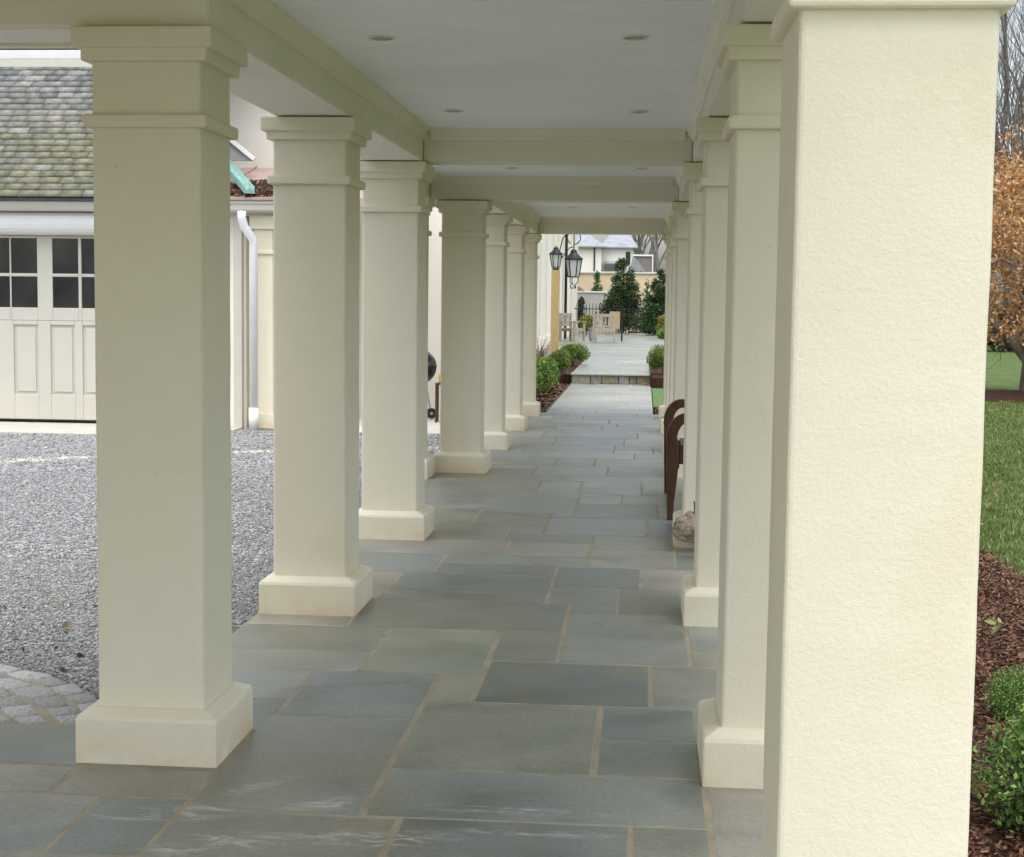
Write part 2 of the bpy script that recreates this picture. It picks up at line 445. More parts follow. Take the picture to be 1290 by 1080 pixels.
stones += courses(-1.92,.77,13.36,21.45, rr)
stones += courses(-1.38,.15,21.45,29.12, rr)
stones += courses(-1.41,3.2,-3,3.72, rr) + courses(-6.5,-1.41,-3,3.6, rr) + courses(-6.5,-3.45,3.6,5.40, rr)
stones += [(.227,1.5,3.72,4.1)]
terr = courses(-1.36,.13,29.12,36.0, rr) + courses(-2.85,1.4,36.0,72, rr, .5, 1.5)
PAL = [(.150,.165,.155),(.132,.150,.146),(.168,.174,.160),(.150,.150,.118),(.176,.178,.160),(.124,.140,.138),(.160,.158,.126),(.186,.180,.162),(.210,.192,.165)]
SPECIAL = {(-.855,9.41):(.235,.210,.178),(-.312,9.04):(.195,.192,.165),(-.672,9.03):(.20,.198,.178),(-.655,5.915):(.105,.122,.112),(-.84,5.03):(.150,.152,.116),
 (-.142,5.03):(.112,.135,.126),(-1.41,4.535):(.150,.160,.140),(-1.375,5.635):(.140,.160,.165),(-.84,5.915):(.19,.18,.135),(-.357,6.615):(.178,.184,.165),(-1.196,6.355):(.150,.156,.124),
 (-.84,4.545):(.165,.180,.168),(-.142,5.455):(.13,.148,.145),(-1.42,7.23):(.160,.164,.138),(-.113,7.685):(.13,.142,.135),(-.488,8.39):(.125,.140,.136)}
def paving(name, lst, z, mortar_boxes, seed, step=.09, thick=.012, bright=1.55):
    r = random.Random(seed); verts = []; faces = []; tint = []; ofs = []; mi = []
    for (x0,x1,y0,y1) in lst:
        key = (x0,y0)
        x0 += JW/2*r.uniform(.7,1.5); x1 -= JW/2*r.uniform(.7,1.5); y0 += JW/2*r.uniform(.6,1.2); y1 -= JW/2*r.uniform(.6,1.2)
        cnr = [(x0,y0),(x1,y0),(x1,y1),(x0,y1)]; loop = []; sd_ = r.uniform(0,100)
        st = step if y1 < 16 else .4
        for i in range(4):
            a = cnr[i]; b = cnr[(i+1)%4]; L = math.hypot(b[0]-a[0], b[1]-a[1]); n = max(2, int(L/st))
            for k in range(n):
                t = k/n; amp = .0028 if k else .006
                px = a[0]+(b[0]-a[0])*t; py = a[1]+(b[1]-a[1])*t
                loop.append((px + amp*noise.noise((px*9+sd_, py*9, 0)), py + amp*noise.noise((px*9, py*9+sd_, 3))))
        m = len(loop); cx = (x0+x1)/2; cy = (y0+y1)/2; tz = r.uniform(-.0005,.0005)
        n0 = len(verts)
        verts += [(p[0],p[1],z-thick) for p in loop] + [(p[0],p[1],z+tz-.003) for p in loop]
        verts += [(p[0]+(cx-p[0])*.004/max(.1,abs(cx-p[0])+.02), p[1]+(cy-p[1])*.004/max(.1,abs(cy-p[1])+.02), z+tz) for p in loop]
        for q in (0, m):
            for i in range(m):
                j = (i+1)%m; faces.append((n0+q+i, n0+q+j, n0+q+m+j, n0+q+m+i))
        faces.append(tuple(n0+2*m+i for i in range(m)))
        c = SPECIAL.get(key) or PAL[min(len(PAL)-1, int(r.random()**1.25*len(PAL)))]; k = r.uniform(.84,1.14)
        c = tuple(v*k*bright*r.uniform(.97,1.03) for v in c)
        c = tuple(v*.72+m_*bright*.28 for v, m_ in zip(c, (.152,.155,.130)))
        o3 = (r.uniform(0,50), r.uniform(0,50), r.uniform(0,50))
        tint += [c]*(2*m+1); ofs += [o3]*(2*m+1); mi += [0]*(2*m+1)
    for (x0,x1,y0,y1) in mortar_boxes:
        n0 = len(verts); b = z-.0013
        verts += [(x0,y0,z-.2),(x1,y0,z-.2),(x1,y1,z-.2),(x0,y1,z-.2),(x0,y0,b),(x1,y0,b),(x1,y1,b),(x0,y1,b)]
        for fc in ((0,3,2,1),(4,5,6,7),(0,1,5,4),(1,2,6,5),(2,3,7,6),(3,0,4,7)):
            faces.append(tuple(n0+i for i in fc)); tint.append((1,1,1)); ofs.append((0,0,0)); mi.append(1)
    me = bpy.data.meshes.new(name); me.from_pydata(verts, [], faces); me.update()
    me.materials.append(M['bluestone']); me.materials.append(M['mortar'])
    me.polygons.foreach_set('material_index', mi)
    for nm, dat in (('tint', tint), ('ofs', ofs)):
        at = me.attributes.new(nm, 'FLOAT_COLOR', 'FACE')
        at.data.foreach_set('color', np.concatenate([np.array(dat, dtype=np.float32), np.ones((len(dat),1), np.float32)], 1).ravel())
    o = bpy.data.objects.new(name, me); COL.objects.link(o)
    return tag(o, kind='structure')
paving('paving', stones, 0, [(-1.92,.77,3.72,21.45),(-1.38,.15,21.452,29.12),(-1.41,3.2,-3,3.718),(-6.5,-1.922,-3,5.40),(-1.921,-1.412,-3,3.718),(.772,1.5,3.72,4.1)], 11)
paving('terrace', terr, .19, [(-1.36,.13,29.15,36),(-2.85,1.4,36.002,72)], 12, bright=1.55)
# beds beside the terrace
tag(MB().box(-2.85,-1.365,29.105,35.99,-.2,.15).build('mulch_bed', M['mulch']), kind='structure')
tag(MB().box(.135,1.4,29.0,35.99,-.2,.13).build('mulch_bed', M['mulch']), kind='structure')

# stone step between walk and terrace
t = thing('stone_step', 'low stone step of tan and grey blocks between walk and terrace', 'step', (-.61,29.1,0))
rs = random.Random(5); x = -.75
V=[];F=[];T=[]
mb = MB(); cols=[]
for wd, c in ((.36,(.26,.26,.19)),(.22,(.22,.22,.18)),(.32,(.25,.22,.14)),(.2,(.28,.28,.25)),(.14,(.20,.17,.12)),(.26,(.22,.19,.13))):
    mb.box(x+.006, x+wd-.006, -.045, .05, .004, .158); cols += [c]*6; x += wd
o = mb.build('riser', M['tanstone'], t, bevel=.006)
at = o.data.attributes.new('tint','FLOAT_COLOR','FACE'); at.data.foreach_set('color', [v for c in cols for v in (*c,1)])
MB().box(-.765,.75,-.085,.05,.160,.196).build('tread', M['treadstone'], t, bevel=.006)

# cobbled granite edge, curving round the gravel
def cobbles():
    r = random.Random(9); verts=[]; faces=[]; tint=[]
    cx, cy = -3.4, 4.8
    rad = 1.62
    row = 0
    while rad > .55:
        dr = r.uniform(.115,.135); a = -.3 + (row%2)*.06
        while a < 2.6:
            L = r.uniform(.14,.20); da = L/(rad)
            g = .011
            pts = []
            for (q, s) in ((rad-dr+g, a+g/rad), (rad-g, a+g/rad), (rad-g, a+da-g/rad), (rad-dr+g, a+da-g/rad)):
                q += r.uniform(-.012,.012); s += r.uniform(-.012,.012)/rad
                pts.append((cx+q*math.cos(s), cy+q*math.sin(s)))
            if sum(p[1] for p in pts)/4 > 5.41 and sum(p[0] for p in pts)/4 < -1.96:
                pts = [(min(p[0],-1.932), max(p[1],5.412)) for p in pts]
                n0 = len(verts); mx = sum(p[0] for p in pts)/4; my = sum(p[1] for p in pts)/4; h = r.uniform(-.006,.008)
                verts += [(p[0],p[1],-.08) for p in pts] + [(p[0],p[1],-.012+h) for p in pts] + [(mx+(p[0]-mx)*.90, my+(p[1]-my)*.86, .0015+h*.5) for p in pts]
                for k in (0,4):
                    for i in range(4):
                        j=(i+1)%4; faces.append((n0+k+i,n0+k+j,n0+k+4+j,n0+k+4+i))
                faces.append((n0+8,n0+9,n0+10,n0+11))
                k = r.uniform(.8,1.2); tint += [(.345*k,.34*k,.325*k)]*9
            a += da
        rad -= dr; row += 1
    F_ = np.array(faces); o = bulk('cobbles', np.array(verts), F_, np.array(tint), M['cobble'])
    return tag(o, kind='structure')
cobbles()
mb = MB(); arc = [(-3.4+1.6*math.cos(a), 4.8+1.6*math.sin(a)) for a in np.linspace(.38,2.7,24)]
mb.prism([(p[0],p[1]) for p in arc] , 'z', -.2, -.007)
tag(mb.build('cobble_bedding', M['mortar']), kind='structure')

# loose gravel stones on the court, denser near the walk
def pebbles():
    r = np.random.default_rng(21)
    n1, n2, n3 = 36000, 32000, 18000
    def reg(n, x0,x1,y0,y1): return np.stack([r.uniform(x0,x1,n), r.uniform(y0,y1,n)],1)
    P = np.concatenate([reg(n1,-4.3,-1.93,5.5,9.0), reg(n2,-6.2,-1.95,9,13.5), reg(n3,-8.5,-1.95,13.5,18.2)])
    ang = np.hypot(P[:,0]+3.4, P[:,1]-4.8)
    P = P[(ang > 1.63)]
    n = len(P); base = np.array([(1,0,0),(0,1,0),(-1,0,0),(0,-1,0),(0,0,1),(0,0,-1)],float)*1.0
    base = base[None] + r.uniform(-.28,.28,(n,6,3))
    Mx = rand_rot(n, r); s = r.uniform(.005,.0115,n)*(1+.35*(P[:,1]>9)+.5*(P[:,1]>13.5))
    V = np.einsum('nij,nkj->nki', Mx, base)*s[:,None,None]*np.array([1,1,.55])
    V += np.concatenate([P, (-.033+.004*r.random(n))[:,None]],1)[:,None,:]
    F = np.array([(0,1,4),(1,2,4),(2,3,4),(3,0,4),(1,0,5),(2,1,5),(3,2,5),(0,3,5)])
    F = (F[None]+np.arange(n)[:,None,None]*6).reshape(-1,3)
    g = np.array([.17,.24,.29,.32,.35,.40,.27])[r.integers(0,7,n)]*r.uniform(.85,1.15,n)
    t = np.stack([g*.985,g*1.0,g*.995],1); k = r.random(n) < .05; t[k] = t[k]*np.array([1.1,.9,.68])
    o = bulk('gravel', V.reshape(-1,3), F, np.repeat(t,8,0), M['pebble'])
    return tag(o, kind='stuff')
pebbles()
# pale bands in the court
mb = MB()
mb.prism([(-16,9.2),(-6.20,14.0),(-5.2,14.85),(-3.9,15.55),(-2.2,16.3),(-2.2,16.62),(-3.9,15.85),(-5.2,15.12),(-6.3,14.4),(-16,9.6)], 'z', -.2, -.0315)
tag(mb.build('court_band', M['sandband']), kind='structure')
tag(MB().box(-14,-4.9,17.1,18.5,-.2,-.02).build('garage_apron', M['sandband']), kind='structure')
tag(MB().box(-4.4,-2.2,18.0,20.4,-.2,-.016).build('back_step_paving', M['concrete']), kind='structure')

# ------------------------------------------------------------------ columns
HW, PW, CW, C2, NW = .1855, .2464, .2362, .2128, .2093
col0 = thing('column', '', 'column', (0,0,0), 0, 'square cream columns of the covered walkway')
mb = MB(); K = 40; vs = []; fs = []
for k in range(K+1):
    z = .15 + 2.22*k/K
    for q, (a, b) in enumerate(((-1,-1),(1,-1),(1,1),(-1,1))):
        w1 = .0016*noise.noise((z*5, q*7.3, 0)) + .0008*noise.noise((z*17, q*3.1, 5)); w2 = .0016*noise.noise((z*5, q*7.3, 9)) + .0008*noise.noise((z*17, q*3.1, 7))
        vs.append((a*HW+w1, b*HW+w2, z))
for k in range(K):
    for q in range(4): fs.append((k*4+q, k*4+(q+1)%4, k*4+4+(q+1)%4, k*4+4+q))
mb.add(vs, fs); mb.build('shaft', M['stucco'], col0, bevel=.012, segs=3)
mb = MB()
pr = [(PW,0),(PW,.150),(PW-.006,.163),(HW+.012,.184),(HW-.004,.186)]
vs=[];fs=[]
for (h,z) in pr: vs += [(-h,-h,z),(h,-h,z),(h,h,z),(-h,h,z)]
for k in range(len(pr)-1):
    for i in range(4): fs.append((k*4+i,k*4+(i+1)%4,k*4+4+(i+1)%4,k*4+4+i))
mb.add(vs, fs); mb.build('plinth', M['stucco'], col0, bevel=.006)
mb = MB(); mb.box(-NW,NW,-NW,NW,2.150,2.194); mb.build('necking', M['stucco'], col0, bevel=.008)
mb = MB()
pr = [(HW-.004,2.366),(C2,2.368),(C2,2.4075),(CW,2.409),(CW,2.476),(HW,2.478)]
vs=[];fs=[]
for (h,z) in pr: vs += [(-h,-h,z),(h,-h,z),(h,h,z),(-h,h,z)]
for k in range(len(pr)-1):
    for i in range(4): fs.append((k*4+i,k*4+(i+1)%4,k*4+4+(i+1)%4,k*4+4+i))
fs.append(tuple(len(vs)-4+i for i in range(4)))
mb.add(vs, fs); mb.build('capital', M['stucco'], col0, bevel=.006)
XL, XR = -1.66319, .46714
YS = [5.2026, 7.6995, 10.1215, 14.0422, 16.2633, 18.6298, 20.9315]
ordn = ['first','second','third','fourth','fifth','sixth','last']
first = True
for i, y in enumerate(YS):
    lb = f'{ordn[i]} cream square column of the left row, on the gravel side'
    if i == 0: lb = 'shaded cream square column nearest the camera on the gravel side'
    if first: col0.location = (XL,y,0); col0['label'] = lb; first = False
    else: dup(col0, (XL,y,0), 0, lb)
rl = ['large sunlit cream column closest to the camera, at the right edge','second cream square column of the right row, behind the bright front one',
      'third cream square column of the right row, in front of the driftwood','fourth cream square column of the right row, just behind the driftwood',
      'fifth cream square column of the right row, behind the dark bench','sixth cream square column of the right row, on the lawn side',
      'seventh cream square column of the right row, on the lawn side','last cream square column of the right row, at the far end by the lawn']
for i, y in enumerate([3.1519] + YS): dup(col0, (XR,y,0), 0, rl[i])
dup(col0, (-2.125,13.50,0), 0, 'cream square column paired with the fourth left column, mostly hidden by the third')

# ------------------------------------------------------------------ walkway roof
roof = thing('walkway_roof', 'roof of the covered walkway with pale beadboard ceiling and cream beams', 'roof', (0,0,2.485))
Z0 = 2.485
mb = MB()
y = 2.75
while y < 21.3:
    mb.box(-1.50,.36,y,y+.079,2.694-Z0,2.712-Z0); y += .0855
mb.build('ceiling', M['ceil'], roof, bevel=.003, segs=1)
MB().box(-1.50,.36,2.74,21.32,2.714-Z0,2.73-Z0).build('ceiling_backing', M['ceil'], roof)
def beam(x0,x1,y0,y1):
    MB().box(x0,x1,y0,y1,0,.26).build('beam', M['beam'], roof, bevel=.006)
    MB().box(x0+.008,x1-.008,y0+.03,y1-.03,-.002,.01).build('soffit', M['soffit'], roof)
beam(-1.835,-1.452,5.034,10.288); beam(-1.835,-1.452,14.214,21.12); beam(-2.31,-1.96,10.5,14.2); beam(.290,.645,2.90,21.12)
mb = MB(); y = 10.36
while y < 13.8: mb.box(-2.0,-1.503,y,y+.079,2.694-Z0,2.712-Z0); y += .0855
mb.build('ceiling', M['ceil'], roof, bevel=.003, segs=1)
MB().box(-1.958,-1.84,9.95,10.29,.003,.26).build('crossbeam', M['beam'], roof, bevel=.006)
for ya in (9.95, 13.87, 20.78):
    MB().box(-1.449 if ya != 13.87 else -1.956,.287,ya,ya+.34,.002,.26).build('crossbeam', M['beam'], roof, bevel=.006)
    MB().prism([(ya,.13),(ya-.012,.135),(ya-.02,.17),(ya-.045,.2),(ya-.05,.209),(ya,.209)], 'x', -1.40 if ya != 13.87 else -1.95, .24).build('crown_moulding', M['trim'], roof)
def crown(x, s, y0, y1):
    p = [(x,.125),(x+s*.010,.127),(x+s*.014,.150),(x+s*.024,.158),(x+s*.036,.185),(x+s*.048,.198),(x+s*.050,.2085),(x,.2085)]
    MB().prism(p, 'y', y0, y1).build('crown_moulding', M['trim'], roof)
crown(-1.452, 1, 5.05, 9.95); crown(-1.452, 1, 14.21, 20.78); crown(.290, -1, 2.92, 20.78)
# outer eave, gutters and roof planes
MB().box(-2.00,-1.838,5.42,21.35,.235,.30).build('eave', M['trim'], roof, bevel=.01)
MB().box(.648,.86,2.75,21.35,.235,.30).build('eave', M['trim'], roof, bevel=.01)
mb = MB(); mb.prism([(-2.05,.302),(-.58,.85),(.92,.302),(.92,.34),(-.58,.90),(-2.05,.34)], 'y', 2.6, 21.4); mb.build('roof_deck', M['roofing'], roof)
mb = MB(); mb.prism([(-1.83,.27),(.64,.27),(.64,.40),(-.58,.82),(-1.83,.40)], 'y', 21.1, 21.2); mb.build('gable', M['trim'], roof)
# recessed lights
first = None
LP = [(-1.13,6.5,'left one of the front pair'),(-.06,6.5,'right one of the front pair'),(-1.135,9.0,'left one of the second pair, near the crossbeam'),(-.05,9.03,'right one of the second pair, near the crossbeam'),
      (-1.13,12.9,'left one between the first two crossbeams'),(-.05,12.9,'right one between the first two crossbeams'),(-.86,18.3,'left one in the far bay before the last crossbeam'),(-.15,18.3,'right one in the far bay before the last crossbeam')]
for x, y, s in LP:
    lb = 'small round recessed ceiling light, ' + s
    if first is None:
        first = thing('recessed_light', lb, 'ceiling light', (x,y,2.69), 0, 'recessed ceiling lights of the walkway')
        MB().lathe([(.045,.002),(.045,-.002),(.055,-.004),(.057,-.001),(.057,.0035)], 28).build('trim_ring', M['soffit'], first, smooth=False)
        MB().lathe([(.0445,.0018),(.03,-.001),(.001,-.001)], 24).build('lens', simple('dim_lens', (.22,.21,.18), .3, .1), first, smooth=True)
    else: dup(first, (x,y,2.69), 0, lb)

# front left porch beam at the first column; unseen roof stretched to shade it
pr_ = thing('porch_roof', 'flat cream beam running left from the nearest left column, unseen roof extended for shade', 'roof', (-3.5,5.2,2.485))
MB().box(-4,2.044,-.170,.160,.001,.30).build('beam', M['beam'], pr_, bevel=.006)
MB().box(-3.97,1.60,-.13,.13,-.004,.01).build('soffit', M['soffit'], pr_)
MB().box(-4,1.66,.162,.205,-.012,.06).build('edge_moulding', M['trim'], pr_, bevel=.006)
SHADE_ROOF_Y = -4.0  # forward reach of the unseen roof, set to dim the first left column
MB().box(-4,3.6,SHADE_ROOF_Y,-.172,.30,.33).build('ceiling', M['warm_bounce'], pr_)  # added ceiling out of view, tints light falling on the left columns
MB().box(-4.05,3.65,SHADE_ROOF_Y-.05,-.175,.332,.42).build('roof_deck', M['roofing'], pr_)

# ------------------------------------------------------------------ garage on the left
g = thing('garage', 'cream garage with mossy slate roof and white carriage door beyond the gravel', 'garage', (-8,18.4,0))
gx = lambda x: x+8
MB().box(gx(-13),gx(-8.66),0,6,-.1,2.74).build('wall', M['house'], g)
MB().box(gx(-6.25),gx(-4.86),0,6,-.1,2.74).build('wall', M['house'], g)
MB().box(gx(-8.66),gx(-6.25),.0,6,2.31,2.74).build('wall', M['house'], g)
# door: 4 panel bays with windows over panels
dx0, dx1 = -8.655, -6.255
door = MB().box(gx(dx0),gx(dx1),.11,.15,.02,2.305).build('door', M['creamp'], g)
mb = MB()
bays = [(-8.56,-7.985),(-7.985,-7.41-.02)]
# stiles and rails stand 2 cm proud of the door slab
wins = [(-8.47,-8.15),(-8.09,-7.905+.0),]
xs = [dx0, dx1]
# windows measured from the photo: panes between -7.865..-7.53 and -7.335..-6.995
pane_cols = [(-8.405,-8.24),(-8.205,-7.885),(-7.865,-7.53),(-7.335,-7.005),(-6.965,-6.64),(-6.62,-6.34)]
zs = [(1.415,1.80),(1.84,2.275)]
bars = []
prev = dx0
for a, b in pane_cols:
    mb.box(gx(prev),gx(a),.085,.112,1.255,2.305); prev = b
    for z0, z1 in ((1.255,1.415),(1.80,1.84),(2.275,2.305)): mb.box(gx(a),gx(b),.086,.112,z0,z1)
mb.box(gx(prev),gx(dx1),.085,.112,1.255,2.305)
pan_cols = [(-8.40,-8.07),(-7.845,-7.53),(-7.37,-7.06),(-6.96,-6.66),(-6.6,-6.34)]
prev = dx0
for a, b in pan_cols:
    mb.box(gx(prev),gx(a),.085,.112,.02,1.253); prev = b
    mb.box(gx(a),gx(b),.0855,.112,.02,.33); mb.box(gx(a),gx(b),.0855,.112,1.20,1.253)
    mb.box(gx(a)+.035,gx(b)-.035,.095,.112,.365,1.165)
mb.box(gx(prev),gx(dx1),.085,.112,.02,1.253)
mb.build('door_frame', M['creamp'], door, bevel=.006, segs=1)
for a, b in pane_cols:
    mb = MB()
    for z0, z1 in zs: mb.box(gx(a),gx(b),.098,.106,z0,z1)
    mb.build('window_pane', M['glass'], door)
MB().box(gx(dx0),gx(dx1),.10,.14,.0,.022).build('door_seal', M['rubber'], door)
# white half-round weather hood over the door and cream gutter
mb = MB(); pts = [(-.02+ -.30*math.cos(a)*0 - .16*math.sin(a), 2.46 + .15*math.cos(a)) for a in np.linspace(0,PI,10)]
mb.prism(pts, 'x', gx(-13), gx(-6.1)); mb.build('door_hood', M['white'], g, smooth=False, bevel=0)
mb = MB(); gp = [(-.12,2.735),(-.30,2.735),(-.31,2.70),(-.285,2.68),(-.28,2.62),(-.25,2.595),(-.12,2.595)]
mb.prism(gp, 'x', gx(-13), gx(-4.3)); mb.build('gutter', M['creamp'], g, bevel=.004)
MB().box(gx(-13),gx(-4.35),-.12,.0,2.60,2.76).build('fascia', M['creamp'], g)
MB().box(gx(-6.1),gx(-4.35),-.118,.6,2.56,2.60).build('soffit', M['creamp'], g)
# slates laid in courses
def slates(x0, x1, y0, z0, y1, z1, row, wid, seed, moss=True):
    r = random.Random(seed); verts=[]; faces=[]; tint=[]
    L = math.hypot(y1-y0, z1-z0); n = int(L/row); dy=(y1-y0)/n; dz=(z1-z0)/n
    nz = -(y1-y0)/L; # normal (0, -dz, dy)
    ny_, nz_ = -dz*n/L, dy*n/L
    for k in range(n+1):
        x = x0 - r.uniform(0,wid); ya=y0+dy*k; za=z0+dz*k
        while x < x1:
            wd = wid*r.uniform(.75,1.25); a=max(x,x0)+.004; b=min(x+wd,x1)-.004
            if b-a > .03:
                h = .026+r.uniform(-.003,.008); sag = r.uniform(-.003,.003); n0=len(verts)
                # tail lifted, head tucked under the next course
                tail=(ya-dy*.12+sag*dy/row, za-dz*.12+sag*dz/row); head=(ya+dy*1.05, za+dz*1.05)
                def P(xx,p,o): return (xx, p[0]+ny_*o, p[1]+nz_*o)
                verts += [P(a,tail,.004),P(b,tail,.004),P(b,head,0),P(a,head,0),P(a,tail,h),P(b,tail,h),P(b,head,.006),P(a,head,.006)]
                c = r.choice([(.21,.215,.20),(.17,.178,.168),(.25,.25,.235),(.19,.185,.18),(.145,.155,.148),(.27,.262,.24),(.215,.20,.19)])
                kk = r.uniform(.85,1.15); c = tuple(v*kk for v in c)
                if moss:
                    m = 1-(k/n); mm = noise.noise((x*.55+3, k*.12, 1))*.8 + m*.9 - .15 + (.45 if x > x1-6 and .1<m and m>.55 else 0)
                    mm = max(0,min(1,mm*r.uniform(.4,1.1)))
                    c = tuple(v*(1-mm*.6)+q*mm*.6 for v,q in zip(c,(.14,.14,.05)))
                for fc in ((4,5,6,7),(0,1,5,4),(1,2,6,5),(3,0,4,7)): faces.append(tuple(n0+i for i in fc)); tint.append(c)
            x += wd
    return np.array(verts), np.array(faces), np.array(tint)
V,F,T = slates(gx(-13), gx(-5.45), -.40, 2.76, 1.45, 4.60, .118, .225, 4)
bulk('slate_roof', V, F, T, M['slate'], g)
MB().prism([(-.32,2.70),(1.45,4.52),(1.45,4.56),(-.36,2.74)], 'x', gx(-13), gx(-5.42)).build('roof_deck', M['roofing'], g)
MB().bar((gx(-5.42),-.42,2.76),(gx(-5.42),1.45,4.60),.05,.10).build('rake_board', M['white'], g)
MB().box(gx(-13),gx(-5.40),1.38,1.44,4.56,4.66).build('flashing', M['creamp'], g)
# lower roof with copper valley and leaf litter, right of the slates
mb = MB(); mb.add([(gx(-5.40),-.33,2.765),(gx(-3.2),-.33,2.765),(gx(-3.2),1.85,3.30),(gx(-5.40),1.85,3.30),(gx(-5.40),-.33,2.735),(gx(-3.2),-.33,2.735),(gx(-3.2),1.85,3.24),(gx(-5.40),1.85,3.24)],
                  [(0,1,2,3),(7,6,5,4),(0,4,5,1),(1,5,6,2),(2,6,7,3),(3,7,4,0)])
for k in range(6): mb.bar((gx(-5.2+.4*k),-.33,2.775),(gx(-5.2+.4*k),1.85,3.31),.02,.03)
lowroof = mb.build('low_metal_roof', M['pink'], g)
mb = MB(); A = Vector((gx(-5.45),.95,3.36)); B = Vector((gx(-4.72),-.36,2.84)); side = Vector((.80,.50,.0)).normalized()*.065
vs = []
for P_ in (A, B):
    for k, dz in ((-1,.05),(-.55,.0),(0,.045),(.55,.0),(1,.05),(1,-.03),(-1,-.03)): vs.append(tuple(P_ + side*k + Vector((0,0,dz))))
mb.add(vs, [(i, (i+1)%7, 7+(i+1)%7, 7+i) for i in range(7)] + [tuple(range(7)), tuple(range(13,6,-1))]); mb.build('copper_valley', M['copper'], g)
mb = MB(); mb.prism([(gx(-5.75),3.32),(gx(-5.03),3.32),(gx(-5.75),3.90)], 'y', 1.02, 1.10); mb.build('roof_return', M['treadstone'], g)
MB().bar((gx(-5.75),1.0,3.92),(gx(-5.01),1.0,3.335),.05,.05).build('rake_board', M['white'], g)
C_ = np.stack([rng.uniform(gx(-5.1),gx(-4.2),1500), rng.uniform(-.30,.75,1500), np.zeros(1500)],1)
keep = (C_[:,1] < .55-.55*np.abs(C_[:,0]-gx(-4.75))) | (C_[:,1] < -.2); C_ = C_[keep]
C_[:,2] = 2.765+(C_[:,1]+.33)*.2454+.015+rng.random(len(C_))*.05
V,F,T = leaves(C_, .035, [(.14,.09,.05),(.18,.12,.07),(.09,.06,.04),(.07,.05,.035)])
lit = bulk('leaf_litter', V, F, T, M['dryleaf'], g); lit['kind'] = 'stuff'
# pilaster and porch column by the downspout
mb = MB(); mb.box(gx(-4.96)-.03,gx(-4.96)+.07,-.10,.02,-.02,2.56); mb.build('corner_board', M['creamp'], g)
def small_column(x, y, lb):
    c = thing('porch_column', lb, 'column', (x,y,0), 0, 'cream columns beside the garage')
    MB().box(-.12,.12,-.12,.12,.16,2.40).build('shaft', M['stucco'], c, bevel=.008)
    MB().box(-.15,.15,-.15,.15,-.03,.16).build('plinth', M['stucco'], c, bevel=.008)
    mb = MB(); mb.box(-.145,.145,-.145,.145,2.10,2.14); mb.build('necking', M['stucco'], c, bevel=.006)
    mb = MB(); mb.box(-.16,.16,-.16,.16,2.40,2.56); mb.build('capital', M['stucco'], c, bevel=.008)
    return c
pc = small_column(-4.63,18.45,'cream porch column behind the white downspout, beside the garage')
ds = thing('downspout', 'white downspout bending from the gutter down to the gravel', 'downspout', (-4.70,18.0,0))
MB().tube([(-.11,.02,2.60),(-.11,.02,2.52),(-.09,.05,2.42),(0,.12,2.27),(.0,.14,2.18),(0,.14,.2)], .052, 14).build('pipe', M['white'], ds, smooth=True)
MB().tube([(0,.14,.24),(0,.14,-.04)], .062, 14).build('boot', M['white'], ds, smooth=True)

# ------------------------------------------------------------------ house behind and along the left
h = thing('main_house', 'tall cream house behind the garage with pilasters along the far walk', 'house', (-3,20.5,0))
hx = lambda x: x+3
MB().box(hx(-16),hx(-2.70),0,19,-.1,9).build('wall', M['house'], h)
MB().box(hx(-16),hx(-2.95),19.002,45.5,-.1,8).build('wall', M['house'], h)
MB().prism([(hx(-16.4),9),(hx(-2.3),9),(hx(-9),12)], 'y', -.5, 19.4).build('roof', M['roofing'], h)
MB().prism([(hx(-16.4),8),(hx(-2.5),8),(hx(-9),11)], 'y', 19.41, 46).build('roof', M['roofing'], h)
for k in range(9):
    yy = 19.6+3.05*k
    mb = MB(); mb.box(hx(-2.948),hx(-2.83),yy,yy+.55,-.1,7.6); mb.box(hx(-2.948),hx(-2.80),yy-.05,yy+.60,.02,.5); mb.build('pilaster', M['house'], h, bevel=.01)
for k in range(4):
    yy = 21.0+6.1*k
    fr = MB().box(hx(-2.948),hx(-2.90),yy,yy+1.2,.95,3.2).build('window', M['white'], h)
    MB().box(hx(-2.902),hx(-2.893),yy+.1,yy+1.1,1.05,3.1).build('pane', M['glass'], fr)
MB().tube([(hx(-2.77),33.5,.2),(hx(-2.77),33.5,7.9)], .05, 8).build('drain_pipe', M['black'], h)
# window sill board above the garage roof
wn = MB().box(hx(-12),hx(-7.62),-.10,.01,4.735,4.875).build('window_sill', M['white'], h, bevel=.006)
wn2 = MB().box(hx(-12),hx(-7.70),-.05,.008,4.88,6.4).build('window', M['glass'], h)
# eave bracket and short pipe seen under the walkway eave
mb = MB(); mb.box(hx(-5.9),hx(-2.6),-.42,.0,4.62,4.72); mb.build('string_course', M['creamp'], h, bevel=.01)

# ------------------------------------------------------------------ grill
gr = thing('kettle_grill', 'black kettle grill with wheels standing on the back paving', 'grill', (-2.96,19.85,0), R(15)); gr.scale = (.9,.9,.9)
prof = [(.002,.50)] + [(.285*math.sin(a), .76-.26*math.cos(a)) for a in np.linspace(.15,PI/2,9)]
MB().lathe(prof + [(.292,.765),(.292,.78),(.28,.78)], 28).build('bowl', M['blackpl'], gr, smooth=True)
MB().lathe([(.296,.782)] + [(.29*math.cos(a), .79+.24*math.sin(a)) for a in np.linspace(.02,PI/2-.03,9)], 28).build('lid', M['blackpl'], gr, smooth=True)
MB().tube([(-.06,-.02,1.03),(-.05,-.02,1.07),(.05,-.02,1.07),(.06,-.02,1.03)], .012, 8).build('handle', M['rubber'], gr)
for a in (30, 150, 270):
    ca, sa = math.cos(R(a)), math.sin(R(a))
    MB().tube([(.15*ca,.15*sa,.56),(.27*ca,.27*sa,.06)], .012, 8).build('leg', M['steel'], gr)
